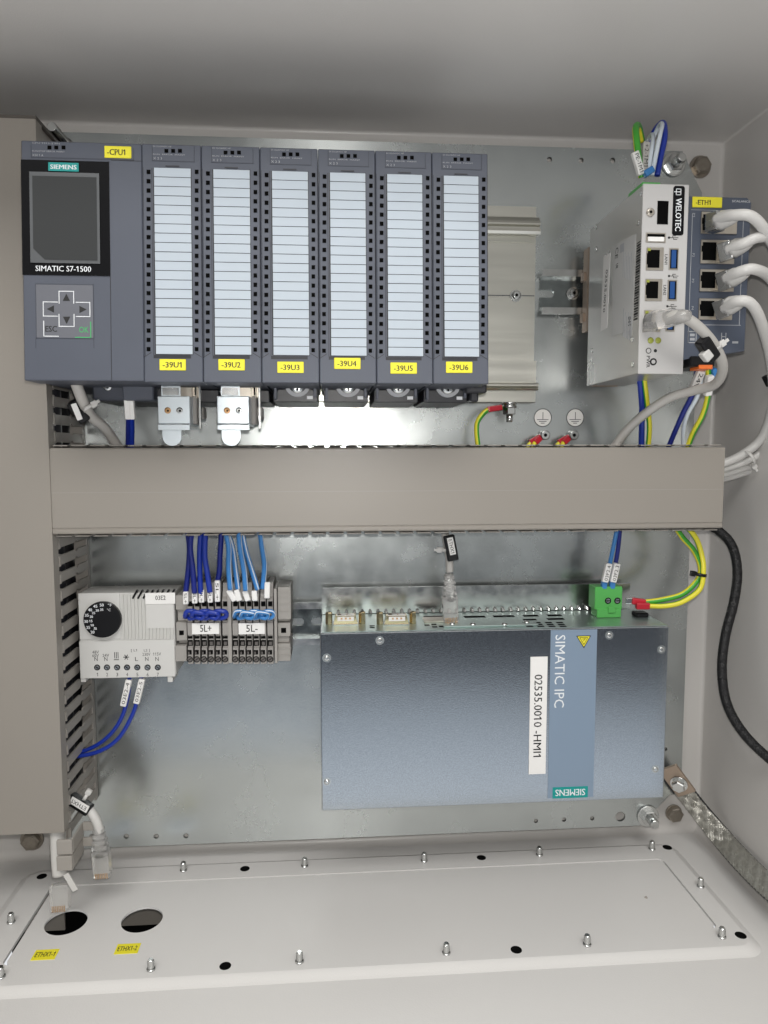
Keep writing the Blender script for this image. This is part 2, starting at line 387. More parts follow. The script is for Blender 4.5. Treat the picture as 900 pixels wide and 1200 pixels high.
floor = level_sheet([L3(spread_corner(XL + .0, XR - .0, DB, DF, 2), ZF), L3(rrect(RX0 - 5, RX1 + 5, RD0 - 5, RD1 + 6, 14), ZF),
                     L3(rrect(RX0 - 2.6, RX1 + 2.6, RD0 - 2.6, RD1 + 3.2, 12), ZF + 1.0), L3(rrect(RX0 - .8, RX1 + .8, RD0 - .8, RD1 + 1, 11), ZR - .8),
                     L3(rrect(RX0 + 1.8, RX1 - 1.8, RD0 + 1.8, RD1 - 1.8, 10), ZR), L3(rrect(GX0, GX1, GD0, GD1, 5), ZR), L3(rrect(GX0 + .2, GX1 - .2, GD0 + .2, GD1 - .2, 5), ZR - 2.0)],
                    'floor', 'paint_floor', kind='structure')
# gland plate lying in the opening, with two real round cable holes
zg = ZR - 0.5
gp = empty('gland_plate', 20, zg, 70, 'light grey gland plate with two round cable holes, let into the cabinet floor', 'cover plate')
h1, h2 = wf(77.5, 1080.5, zg), wf(166.5, 1077.5, zg)
hr = abs(wf(101, 1080, zg)[0] - wf(54, 1080, zg)[0]) / 2
def level_plate(outer, holes, z0, z1, name, mat_, parent):
    o = curve_plate(outer, holes, -z1, -z0, name, mat_, None, at=(0, 0, 0))
    me = o.data; a = wl(parent)
    for v in me.vertices:
        x, y, z = v.co; v.co = Vector((x, -z, y)) - a     # stand the sheet level
    me.flip_normals(); o.parent = parent; o.location = (0, 0, 0); ROOT[o.name] = a; return o
level_plate(rrect(GX0 + 2.3, GX1 - 1.2, GD0 + .8, GD1 - .5, 5), [circ(h1[0], h1[1], hr, 40), circ(h2[0], h2[1], hr, 40)], zg - 1.5, zg, 'plate_sheet', 'paint_floor', gp)
# what is below the opening: black sheets, and brown strips that leave black showing
MB().box(-262, 310, ZF - 72, ZF - 70, -20, 200).build('underfloor_bottom', 'black', kind='structure')
xa_ = w(76, 1085, 8)[0]
MB().box(-262, 310, ZF - 72, ZF - 8, 0, 5.9).build('underfloor_back', 'void', kind='structure')
MB().box(-262, xa_, ZF - 45, ZF - 8, 6, 8).build('underfloor_strip', 'duct', kind='structure')
MB().box(xa_ + 30, 310, ZF - 44, ZF - 8, 6, 8).build('underfloor_strip', 'duct', kind='structure')
for (px, py, s_, wdp) in ((53, 1119, 'ETHX1-1', 27), (149.5, 1112, 'ETHX1-2', 27)):
    x, d = wf(px, py, zg); x2, _ = wf(px + wdp, py, zg); lw = x2 - x
    t = empty('cable_label', x, zg, d, 'yellow adhesive label reading %s on the floor in front of the %s cable hole' % (s_, 'left' if px < 100 else 'right'), 'label', 'yellow labels on the gland plate')
    MB().rbox((x, zg + .25, d), (1, 0.03, 0), (0, 0, 1), lw, 8.0, .4) if False else None
    b = MB(); b.box(x - lw / 2, x + lw / 2, zg + .02, zg + .35, d - 5.0, d + 5.0); b.build('label_film', 'yellow', t)
    text(s_, (x, zg + .42, d), lw * .82, 4.6, 'print_black', t, (1, 0, 0), (0, 0, -1), bold=.04)
# studs and punched holes in the floor rim
studs = [(215, 1016, 'behind the left cable hole'), (357, 1011, 'back row, second from the left'), (497, 1005, 'back row, middle'), (632, 998, 'back row, right of the middle'),
         (764, 991, 'back right corner'), (821, 1035, 'half way along the right edge'), (846, 1094, 'at the front right corner of the rim'),
         (688, 1103, 'front row, last before the right corner'), (523, 1113, 'front row, right of the middle'), (351, 1123, 'front row, left of the middle'),
         (177, 1132, 'front row, nearest the right cable hole'), (13, 1077, 'left edge, beside the cable hole'), (1, 1141, 'front left corner')]
for px, py, where in studs:
    x, d = wf(px, py + 4, ZR); t = empty('threaded_stud', x, ZR, d, 'short zinc threaded stud on the floor rim, ' + where, 'stud', 'studs round the gland plate')
    b = MB(); rings = [(0, 2.9), (.8, 2.9), (.8, 2.1)]
    for k in range(6): rings += [(1.1 + k * 1.0, 2.35), (1.6 + k * 1.0, 1.95)]
    rings += [(7.3, 1.6)]
    b.lathe((x, ZR, d), (0, 1, 0), rings, 14); b.build('stud_thread', 'bright_steel', t)
b = MB()
for px, py in ((287, 1018), (564, 1005), (782, 993), (868, 1096), (605, 1113), (264, 1132), (49, 1027), (172, 1060)):
    if (px, py) == (172, 1060): continue
    x, d = wf(px, py, ZR); b.lathe((x, ZR - 1, d), (0, 1, 0), [(0, 3.9), (1.05, 3.9)], 22)
o = b.build('rim_hole', 'void', floor)
x, d = wf(757, 1052, zg); o = MB().lathe((x, zg, d), (0, 1, 0), [(0.01, 1.3), (1.2, .5)], 7).build('dirt_speck', 'duct')
tag(o, 'tiny dark speck of dirt on the right part of the gland plate', 'dirt')

# ------------------------------------------------------------------ mounting plate
PX1, PZ1, PZ0, PX0 = 303.7, 240.0, -326.5, -262.0
def wp(px, py): return w(px, py, 0)
tr1 = wp(797, 179); tr2 = wp(822, 224); br2 = wp(792, 936); br1 = wp(766, 964)
outer = [(PX0, PZ0), (br1[0] - 2, PZ0), (br2[0] + 1, PZ0 + 26), (PX1, PZ0 + 40), (PX1, PZ1 - 42), (tr1[0] + 1, PZ1), (PX0, PZ1)]
outer = [(-241, PZ0 + 27), (-215, PZ0), (268, PZ0), (294, PZ0 + 27), (PX1, PZ0 + 27.2), (PX1, PZ1 - 32), (286, PZ1), (-236, PZ1), (-254, PZ1 - 32), (-254, PZ0 + 27.2)]
holes = []
for px, py, r in ((644, 187, 2.1), (681, 188, 2.1), (718, 188, 2.1), (628, 962, 1.9), (661, 960.5, 1.9), (694, 959, 1.9), (727, 957, 4.4), (148, 980, 2.2), (183, 980, 2.2), (218, 979.5, 2.2), (109, 981, 3.2), (780, 878, 1.6)):
    x, z = wp(px, py); holes.append(circ(x, z, r))
plate = curve_plate(outer, holes, -2.5, 0, 'mounting_plate', 'galv', at=V(20, -40, 0))
tag(plate, 'zinc coated sheet steel mounting plate filling the back of the cabinet', 'mounting plate')
# fixings at the plate corners
hexbolt('hex_nut', 789, 193, 0.3, 7.4, 'bright flanged hex nut on a stud at the top right corner of the plate', shank=9, washer=1.28, cat='nut')
hexbolt('hex_bolt', 820, 196, DB, 7.6, 'brownish hex bolt head on the back wall in the top right corner', 'bolts through the back wall', m='dull_bolt', washer=1.2)
hexbolt('hex_nut', 759, 956, 0.3, 7.4, 'bright flanged hex nut on a stud at the bottom right corner of the plate', shank=9, washer=1.28, cat='nut')
hexbolt('hex_bolt', 789, 952, DB, 7.2, 'dark brown hex bolt head on the back wall beside the braided strap', 'bolts through the back wall', m='dull_bolt', washer=1.05)
hexbolt('hex_bolt', 38, 983, DB, 8.0, 'dark hex bolt head on the back wall in the bottom left corner', 'bolts through the back wall', m='dull_bolt', washer=1.2)
x, z = w(79, 170, 0.3)
t = empty('spacer_stud', x, z, 0, 'round zinc stud standing out above the top left of the display unit', 'stud')
MB().lathe((x, z, 0.2), (-.02, .02, 1), [(0, 4.6), (2, 4.6), (2, 3.6), (29, 3.6), (30, 3.0)], 20).build('stud_body', 'bright_steel', t)

# ------------------------------------------------------------------ mounting rail of the module row (extruded aluminium)
zr = lambda y, d=8: w(595, y, d)[1]
xe = w(628, 300, 8)[0]
t = empty('profile_rail', 40, 100, 1, 'wide pale aluminium mounting rail running behind the module row', 'mounting rail')
b = MB()
b.prof([(0.6, zr(241)), (7, zr(241)), (7, zr(472)), (0.6, zr(472))], -178, xe)
b.build('rail_web', 'alu', t)
b = MB(); b.prof([(7.01, zr(257)), (12, zr(256)), (16, zr(259, 14)), (17, zr(262, 14)), (17, zr(264, 14)), (14.5, zr(265.5, 14)), (14.5, zr(267.5, 14)), (17.5, zr(269, 14)), (18, zr(272, 14)), (17, zr(275, 14)), (12, zr(276, 12)), (7.01, zr(276))], -178, xe + .8)
b.build('upper_rib', 'alu', t)
b = MB(); b.prof([(7.02, zr(280.5)), (8.6, zr(281)), (8.6, zr(283.5)), (7.02, zr(284))], -178, xe - 3.6); b.build('rail_bead', 'alu', t)
b = MB(); b.prof([(7.01, zr(424)), (10, zr(423)), (10, zr(448.5, 10)), (16, zr(449, 14)), (17.5, zr(451, 14)), (17.5, zr(452.5, 14)), (15, zr(454, 14)), (17.5, zr(455.5, 14)), (16, zr(457.5, 14)), (9, zr(458, 10)), (9, zr(471, 9)), (7.01, zr(472))], -178, xe + 1.2)
b.build('lower_rib', 'alu', t)
x, z = w(604, 347, 7)
b = MB(); b.lathe((x, z, 7.05), (0, 0, 1), [(0, 4.6), (1.1, 4.6)], 22); b.lathe((x, z, 8.1), (0, 0, 1), [(0, 3.5), (2.6, 3.4), (3.2, 2.6)], 20); b.lathe((x, z, 11.3), (0, 0, 1), [(0, 1.3), (.08, 1.3)], 6, 1)
b.build('screw', ['bright_steel', 'void'], t)
b = MB(); zz = z + .4; b.box(xe - 58, xe - .5, zz - .3, zz + .3, 6.8, 7.05); b.build('score_line', 'module_edge', t)
# earth bolt below the rail
x, z = w(597, 476, 14)
t = empty('earth_bolt', x, z, 14, 'zinc earth bolt with nut and stacked washers hanging below the aluminium rail', 'bolt')
b = MB(); b.lathe((x, z + 3, 14), (0, -1, 0), [(0, 5.8), (1.6, 5.8), (1.6, 5.2), (3.0, 5.2), (3.0, 5.8), (4.4, 5.8)], 24); b.build('washer', 'bright_steel', t)
MB().lathe((x, z - 1.5, 14), (0, -1, 0), [(0, 5.2), (4.6, 5.2), (5.2, 4.6)], 6, 0, .2).build('nut', 'bright_steel', t)
MB().lathe((x, z - 6.6, 14), (0, -1, 0), [(0, 2.7), (5.0, 2.7), (6, 2.2)], 16).build('threaded_end', 'bright_steel', t)

# ------------------------------------------------------------------ programmable controller: display unit and six modules
ZT, ZB, DT, DBm = 183.6, 41.6, 125.1, 135.1
def dface(z): return DT + (ZT - z) * (DBm - DT) / (ZT - ZB)
warpm = lambda x, z, h: dface(z) + h
def wm(px, py):
    d = 130
    for _ in range(8):
        x, z = w(px, py, d); d = dface(z)
    return x, z
X0 = -180.9
um, vm = (1, 0, 0), (0, 1, 0)
def mt(s, px0, px1, py0, py1, m, parent, h=0.35, bold=0, dx=0):  # lettering on the module face, from its box in the photograph
    a, c = wm(px0, py0), wm(px1, py1)
    return text(s, ((a[0] + c[0]) / 2 + dx, (a[1] + c[1]) / 2, h), abs(c[0] - a[0]), abs(c[1] - a[1]), m, parent, um, vm, warpm, bold=bold)
def mbx(b, px0, px1, py0, py1, h0, h1, mi=0, bev=0):
    b.box(*bx(px0, px1, py0, py1, wm), h0, h1, mi, bev); return b

cpu = empty('controller_unit', X0 + 35, ZB, 8, 'large blue grey controller unit with black framed display and arrow keys, left of the modules', 'controller')
b = MB(warpm); b.box(X0, X0 + 69.9, ZB, ZT - .2, -22, 0, bev=.5); b.build('front_door', 'module', cpu)
b = MB(warpm); mbx(b, 128.9, 129.6, 189, 446, .01, .12); mbx(b, 129.7, 167, 188, 188.7, .01, .12); b.build('door_groove', 'module_dark', cpu)
MB().box(X0 + .6, X0 + 69.4, ZB + 1, ZT - 1, 14, 112).build('housing', 'module_edge', cpu)
MB().box(X0 + 22, X0 + 69.0, 33.5, ZB + .8, 14, 70).build('lower_body', 'module_dark', cpu)
# bezel and screen
b = MB(warpm); mbx(b, 25.6, 128.5, 188.5, 323, .02, .6, 0, .2); b.build('display_bezel', 'black_gloss', cpu)
b = MB(warpm); mbx(b, 36, 117.5, 203, 309, 1.02, 1.3, 0); b.build('screen_frame', 'screen_rim', cpu)
sc_ = MB(warpm); a, c = wm(39, 207), wm(115, 306); k = 6.5
sc_.prism([(a[0], a[1]), (c[0], a[1]), (c[0], c[1]), (a[0] + k, c[1]), (a[0], c[1] + k)], 1.31, 1.6); sc_.build('screen', 'screen', cpu)
bd = MB(warpm); mbx(bd, 57.5, 93, 191.5, 201.5, 1.02, 1.25); bd = bd.build('maker_badge', 'teal', cpu)
mt('SIEMENS', 60, 90.5, 193.6, 199.6, 'print_white', bd, 1.3, .1)
mt('SIMATIC S7-1500', 42.5, 107.5, 311.6, 319.2, 'print_white', cpu, 1.08, .06)
# name plate at the top
def nameplate(parent, x0, x1, y0, y1, sq, lines, dx=0):
    a, c = wm(x0, y0), wm(x1, y1)
    b = MB(warpm); e_ = .35
    b.box(a[0], c[0], c[1], c[1] + e_, 0, .25); b.box(a[0], a[0] + e_, c[1], a[1], 0, .25); b.box(c[0] - e_, c[0], c[1], a[1], 0, .25)
    b.build('plate_outline', 'module_edge', parent)
    b = MB(warpm)
    for s_ in sq: mbx(b, s_ - 2.2, s_ + 2.2, sq_y - 2.2, sq_y + 2.0, 0, .3)
    b.build('status_light', 'void', parent)
    for s_, l in lines: mt(s_, *l, 'print_grey', parent, .2)
sq_y = 173
nameplate(cpu, 36, 157, 170, 188, (58, 66, 74.5), [('CPU 1515-2 PN', (38, 70, 166.6, 169.4)), ('RUN/STOP ERROR MAINT', (38, 76, 176, 179)), ('X50 1 A', (38, 51, 180.5, 183.5))])
b = MB(warpm); mbx(b, 122.5, 154, 171.5, 185.5, .02, .6, 0, .3); lb = b.build('id_label', 'yellow', cpu, label='yellow label reading -CPU1')
mt('-CPU1', 126, 147, 175, 182.5, 'print_black', lb, .68, .08)
# keypad
b = MB(warpm); mbx(b, 42, 110, 333.5, 396.5, .02, .25); b.build('keypad', 'keypad_grey', cpu)
b = MB(warpm); 
for q in ((42, 110, 333, 333.8), (42, 42.8, 333, 397), (109.3, 110, 333, 397), (42, 110, 396, 396.6)): mbx(b, *q, .05, .32)
b.build('keypad_outline', 'module_edge', cpu)
def frame_key(x0, x1, y0, y1, arrow, gap, m='print_white'):
    b = MB(warpm); t_ = .9; 
    if gap != 'b': mbx(b, x0, x1, y1 - t_, y1, .26, .36)
    if gap != 't': mbx(b, x0, x1, y0, y0 + t_, .26, .36)
    if gap != 'l': mbx(b, x0, x0 + t_, y0, y1, .26, .36)
    if gap != 'r': mbx(b, x1 - t_, x1, y0, y1, .26, .36)
    k = b.build('key', m, cpu)
    cx, cy = (x0 + x1) / 2, (y0 + y1) / 2; r = 4.2
    tri = {'u': ((0, -r), (r, r), (-r, r)), 'd': ((0, r), (r, -r), (-r, -r)), 'l': ((-r, 0), (r, r), (r, -r)), 'r': ((r, 0), (-r, r), (-r, -r))}[arrow]
    b = MB(warpm); b.prism([wm(cx + p[0], cy + p[1]) for p in tri], .26, .42); b.build('arrow', 'print_black', k)
frame_key(69, 87, 341, 356, 'u', 'b'); frame_key(69, 87.5, 368, 383, 'd', 't')
frame_key(50.5, 68, 353.5, 371, 'l', 'r'); frame_key(89, 106, 354, 371.5, 'r', 'l')
b = MB(warpm); mbx(b, 51, 52, 376, 394.5, .26, .36); mbx(b, 51, 69, 393.6, 394.5, .26, .36); k_ = b.build('key', 'print_white', cpu)
mt('ESC', 53.5, 67, 382, 389, 'print_black', k_, .4, .08)
b = MB(warpm); mbx(b, 106, 107, 377, 396, .26, .36); mbx(b, 88, 107, 395, 396, .26, .36); k_ = b.build('key', 'key_green', cpu)
mt('OK', 93, 104, 383, 390, 'key_green', k_, .4)
b = MB(warpm); mbx(b, 41.6, 42.3, 397, 408, .0, .12); mbx(b, 109.6, 110.3, 397, 408, .0, .12); b.build('door_groove', 'module_edge', cpu)
# what shows below the unit
b = MB(); a = w(128, 453, 74); b.box(a[0] - 11, a[0] + 11, 34.2, 46, 70.1, 76, bev=1.5); b.build('screw_boss', 'module_edge', cpu)
b = MB(); screw_head(b, a[0] - .3, a[1], 76.0, 3.2); b.build('screw', ['bright_steel', 'void'], cpu)
b = MB(); a, c = w(143, 447, 84), w(180, 469, 84); b.box(a[0], c[0], c[1], a[1] + 4, 60, 84, bev=.8); b.build('power_plug', 'module', cpu)

def lower_screw_part(parent, xo):
    a, c = w(345, 449, 76), w(372, 471, 76); x0 = xo + 2; x1 = xo + 33
    MB().box(x0, x1, c[1], ZB + .7, 14, 74, bev=.5).build('lower_body', 'module_dark', parent)
    cx, cz = x0 + 17, c[1] + 11.5
    b = MB(); n = 16; R = []
    for k in range(n + 1):
        t_ = math.pi + math.pi * k / n; R.append((math.cos(t_), math.sin(t_)))
    pts = [(cx + 8.6 * p[0], cz + 8.0 * p[1]) for p in R] + [(cx + 6.0 * p[0], cz + 5.4 * p[1]) for p in reversed(R)]
    b.prism(pts, 74.05, 76); b.build('clamp_ring', 'print_grey', parent)
    b = MB(); screw_head(b, cx, cz - 1.5, 74.1, 4.6, h=3); b.build('screw', ['bright_steel', 'void'], parent)
    b = MB(); b.box(x0 + 28, x0 + 30, c[1] + 3, ZB + 2, 74.1, 78, bev=.3); b.build('latch_rib', 'module', parent); b = MB(); b.box(x0 + 1, x0 + 3, c[1] + 1.5, ZB + 2, 74.1, 80, bev=.3); b.build('latch_rib', 'module', parent)
    b = MB(); b.box(x0 + 23.5, x0 + 27.5, c[1] + 2, c[1] + 4.2, 74.1, 75); b.build('latch', 'print_white', parent)

proto = None; SP = 35.15; modules = []
ident = ['-39U1', '-39U2', '-39U3', '-39U4', '-39U5', '-39U6']; idy = [427.5, 427.5, 430.5, 426, 431.5, 430.5]
idx = [202.5, 271.5, 340.5, 407, 473, 538]
descr = ['leftmost input module, its yellow label reading -39U1, metal shield clamp below', 'input module with yellow label reading -39U2, second metal shield clamp below it',
         'input module with yellow label reading -39U3, first without a metal clamp below', 'input module with yellow label reading -39U4, between -39U3 and -39U5',
         'input module with yellow label reading -39U5, next to last in the row', 'rightmost input module, its yellow label reading -39U6, beside the bare aluminium rail']
def make_module():
    x0 = X0 + 70.05; t = empty('input_module', x0 + 17.5, ZB, 8, descr[0], 'input module', 'blue grey modules with blank label strips')
    b = MB(warpm); b.box(x0, x0 + 34.85, ZB - .6, ZT, -20, 0, bev=.5); b.build('front_door', 'module', t)
    MB().box(x0 + .5, x0 + 34.4, ZB + 1, ZT - 1, 14, 110).build('housing', 'module_edge', t)
    global sq_y; sq_y = 177
    nameplate(t, 178, 228, 170, 190, (195, 203, 211), [('DI 32x24VDC HF', (179.5, 201, 170.6, 173)), ('RUN  ERROR  MAINT', (179.5, 217, 180, 182.6)), ('X 2 3', (179.5, 190, 184.2, 187.2))])
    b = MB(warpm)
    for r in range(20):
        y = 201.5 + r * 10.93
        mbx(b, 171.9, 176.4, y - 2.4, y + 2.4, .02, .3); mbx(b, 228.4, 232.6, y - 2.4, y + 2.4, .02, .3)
    b.build('contact_slots', 'void', t, kind='stuff')  # black blocks on the face stand in for shade inside the slots
    b = MB(warpm)                                          # fine edges either side and the chevrons at the foot
    for q in ((178.6, 179.2, 197, 416), (224.6, 225.4, 197, 416), (168.8, 169.3, 196, 418), (235.6, 236.2, 196, 418)): mbx(b, *q, .02, .12)
    for (ax, ay, cx, cy) in ((168.8, 419, 177.5, 413.5), (227.5, 413.5, 236.5, 419)):
        p, q = wm(ax, ay), wm(cx, cy); b.prism([(p[0], p[1]), (q[0], q[1]), (q[0], q[1] + .45), (p[0], p[1] + .45)], .02, .14)
    mbx(b, 194, 210, 194.3, 195.4, .02, .4); mbx(b, 180, 224, 416.2, 420, .02, .1)
    b.build('door_groove', 'module_dark', t)
    st = MB(warpm); mbx(st, 180.4, 224, 197.5, 415.8, .02, .35); strip = st.build('label_strip', 'module_dark', t)
    f = MB(warpm); a, c = wm(180.7, 198.6), wm(223.7, 208.8)
    rows = 20; zt, zb = wm(200, 197.4)[1], wm(200, 415.8)[1]; ph = (zt - zb) / rows
    f.box(a[0], c[0], zt - ph + .42, zt, .36, .55)
    o0 = f.build('label_field', 'paper_strip', strip)
    dd = (DBm - DT) / (ZT - ZB) * ph
    for r in range(1, rows):
        inst('label_field', o0.data, strip, wl(strip) + V(0, -ph * r, dd * r))
    return t, strip
def copy_tree(o, parent=None, shift=None):
    c = o.copy(); scn.collection.objects.link(c)
    if parent: c.parent = parent
    else: c.location = o.location + shift
    ROOT[c.name] = wl(o) + shift
    for ch in list(o.children): copy_tree(ch, c, shift)
    return c
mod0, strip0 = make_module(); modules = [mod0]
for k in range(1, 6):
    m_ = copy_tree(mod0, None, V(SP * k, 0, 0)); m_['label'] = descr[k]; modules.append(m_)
for k, m_ in enumerate(modules):
    b = MB(warpm); px = idx[k]; mbx(b, px - 15.5, px + 15.5, idy[k] - 6.6, idy[k] + 6.6, .02, .6, 0, .3)
    lb = b.build('id_label', 'yellow', m_); mt(ident[k], px - 11.5, px + 10.5, idy[k] - 3.2, idy[k] + 3.5, 'print_black', lb, .68, .08)
    if k >= 2: lower_screw_part(m_, X0 + 70 + SP * k)
    else: MB().box(X0 + 71 + SP * k, X0 + 104 + SP * k, 33.5, ZB + .5, 14, 66, bev=.5).build('lower_body', 'module_dark', m_)

# shield clamps hanging below the first two modules
for k, (cx, cy) in enumerate(((203.5, 484), (273, 484))):
    D_ = 96; x, z = w(cx, cy, D_)
    t = empty('shield_clamp', x, z, 60, 'square zinc shield clamp with two holes hanging below the %s module' % ('-39U1' if k == 0 else '-39U2'), 'clamp', 'shield clamps under the modules')
    a, c = w(cx - 19, 464, D_), w(cx + 19.5, 504, D_)
    b = MB(); b.box(a[0], c[0], c[1] + 4, a[1], D_ - 2, D_, bev=.5, seg=2); b.box(a[0], c[0], c[1], c[1] + 3.7, D_ - 2, D_ + 1.0, bev=.3); b.box(c[0] - 1.4, c[0], c[1] + 3, a[1], D_ - 30, D_ - 2.05, bev=.3); b.build('cover', 'zinc_plate', t)
    tx = w(cx - 3, 450, D_ - 4)[0]; hw = 6.2; zt = ZB + 4; zb = w(cx, 512, D_ - 4)[1]
    pts = [(tx - hw, zt), (tx + hw, zt)] + [(tx + hw * math.cos(-math.pi * i / 12), zb + 6 * math.sin(-math.pi * i / 12)) for i in range(13)]
    MB().prism(pts, D_ - 4, D_ - 2.6).build('spring_tongue', 'zinc_plate', t)
    MB().box(tx - hw + 1, tx + hw - 1, a[1] + .8, a[1] + 5.5, D_ - 2.4, D_ - 1.6).build('tongue_texture', 'bright_steel', t)
    for j, dx in enumerate((-7, 7)):
        xx, zz = w(cx + dx, 481, D_); b = MB(); b.lathe((xx, zz, D_ - .5), (0, 0, 1), [(0, 2.1), (.9, 2.1), (1.0, 1.2)], 16); b.lathe((xx + .3, zz - .2, D_ + .55), (0, 0, 1), [(0, .8), (.2, .8)], 10, 1)
        b.build('rivet', ['copper' if j == 0 else 'bright_steel', 'void'], t)
    b = MB()                                               # the connector frame behind
    a2, c2 = w(cx - 13, 449, 82), w(cx + 31, 466, 82)
    b.box(a2[0], c2[0], c2[1], a2[1] + 2, 78, 80, bev=.3)
    for q in (0.05, .2, .78, .9): b.box(a2[0] + (c2[0] - a2[0]) * q, a2[0] + (c2[0] - a2[0]) * (q + .03), c2[1] - .5, a2[1] + 1, 80, 84, bev=.2)
    b.build('terminal_frame', 'jack_metal', t)
    b = MB()
    for q in (.1, .26, .84): b.box(a2[0] + (c2[0] - a2[0]) * q, a2[0] + (c2[0] - a2[0]) * (q + .08), c2[1] + 1.5, a2[1] - .5, 80.01, 80.6)
    b.build('contact_opening', 'void', t)
    a3, c3 = w(cx + 20, 464, 84), w(cx + 34, 497, 84); b = MB()
    b.box(a3[0], c3[0] - 3.5, c3[1], a3[1], 70, 84, bev=.8); b.box(a3[0] + 3, c3[0], c3[1] + 4, a3[1] - 7, 66, 80, bev=.8); b.build('side_lever', 'terminal_grey', t)
    b = MB(); b.box(c3[0] - 2, c3[0] - .6, c3[1] - 3, a2[1], 82, 86, bev=.2); b.build('spring', 'bright_steel', t)
# loose latch below the last module
x, z = w(556, 456, 80); t = MB(); t.box(x - 7, x + 8, z - 3, z + 6, 60, 84, bev=1.2); t.box(x - 3, x + 3, z - 9, z - 2, 64, 80, bev=1.2); t.build('hinge', 'module_dark', modules[5])

# ------------------------------------------------------------------ wiring ducts
def finger_mesh_h(at):                                     # thin tooth, standing along z
    pass
# horizontal duct
hx0, hx1 = w(57, 560, 80)[0], w(848, 572, 80)[0]; hz1, hz0 = 1.8, -57.4
hd = empty('wiring_duct', (hx0 + hx1) / 2, hz0, 0, 'long horizontal grey brown wiring duct crossing the cabinet under the module row', 'wiring duct')
MB().box(hx0, hx1, hz0 + 1, hz1 - 2, .5, 2.5).build('duct_base', 'duct_side', hd)
b = MB(); b.prof([(66, hz1 + .0), (78, hz1), (79.4, hz1 - .3), (80, hz1 - 1.2), (80, hz0 + 4.6), (79.5, hz0 + 4.2), (79.5, hz0 + 3.8), (80, hz0 + 3.4), (80, hz0 + 1.2), (79.4, hz0 + .3), (78, hz0), (66, hz0), (66, hz0 + 1.3), (78, hz0 + 1.3), (78.4, hz0 + 2), (78.4, hz1 - 2), (78, hz1 - 1.3), (66, hz1 - 1.3)], hx0, hx1)
b.build('lid', 'duct', hd)
zm = w(450, 575.5, 80)[1]; b = MB(); b.box(hx0 + .1, hx1 - .1, zm - .16, zm + .16, 79.9, 80.06); b.build('lid_groove', 'duct_side', hd)
fm = None
n = int((hx1 - hx0) / 12.5)
for i in range(n):
    for zz in (hz1 + .9, hz0 - 1.9):
        xx = hx0 + 3 + 12.5 * i
        if fm is None:
            b = MB(); b.box(xx, xx + 8.2, zz, zz + 1.0, 2, 60, bev=0); b.box(xx - .9, xx + 9.1, zz, zz + 1.0, 60, 77, bev=.3); at0 = V(xx, zz, 0); f_ = b.build('finger', 'duct_side', hd, at=at0); fm = f_.data
        else: inst('finger', fm, hd, V(xx, zz, 0))
# vertical duct
vx1 = -188.6; vz1, vz0 = 214.5, -269.0; vx0 = -270
vd = empty('wiring_duct', vx1 - 30, vz0, 0, 'wide vertical grey brown wiring duct along the left side of the cabinet', 'wiring duct')
b = MB(); b.prism([(vx0, vz0), (vx1, vz0), (vx1, vz1), (vx0, vz1)], 78.6, 81)
b.box(vx1 - 1.6, vx1 - .02, vz0, vz1, 71, 78.58); b.box(vx0, vx1 - 1.62, vz0 + .0, vz0 + 1.2, 66, 78.58); b.box(vx0, vx1 - 1.62, vz1 - 1.2, vz1, 66, 78.58)
b.build('lid', 'duct', vd)
MB().box(vx0, vx1 + .2, vz1 + .05, vz1 + 2.6, 30, 80.4, bev=.3).build('end_cap', 'dark_brown_plastic', vd)
MB().box(vx0, vx1 - 3, vz0 - 14, vz1 + 2, .5, 2.5).build('duct_base', 'duct_side', vd)
MB().box(vx1 - 3.4, vx1 - 2.0, vz0 - 14, vz1 + 2, .5, 6).build('duct_base_lip', 'duct_side', vd)
MB().box(vx1 - 3.35, vx1 - 2.05, vz1 - 80, vz1 + 2, 9, 80).build('duct_end_wall', 'duct_side', vd)
vm_ = None; nf = int((vz1 - 80 - (vz0 - 12)) / 12.4)
fx = vx1 - 3.4
def finger_profile(zz):                                    # (d, z) outline of one finger: neck, two notches, head
    h = 3.5
    return [(6, zz - h), (26, zz - h), (28, zz - h + 1.5), (31, zz - h + 1.5), (33, zz - h), (60, zz - h), (62, zz - h - 1.0), (70, zz - h - 1.0),
            (70, zz + h + 1.0), (62, zz + h + 1.0), (60, zz + h), (33, zz + h), (31, zz + h - 1.5), (28, zz + h - 1.5), (26, zz + h), (6, zz + h)]
for side_x in (fx, vx0 + 2):
    for i in range(nf):
        zz = vz0 - 7 + 12.4 * i
        if vm_ is None:
            b = MB(); b.prof(finger_profile(zz), fx, fx + 1.3); b.box(fx + .1, fx + 3.6, zz - 3.4, zz + 3.4, 67.5, 69); at0 = V(fx, zz, 0); f_ = b.build('finger', 'duct_side', vd, at=at0); vm_ = f_.data
        else: inst('finger', vm_, vd, V(side_x, zz, 0))

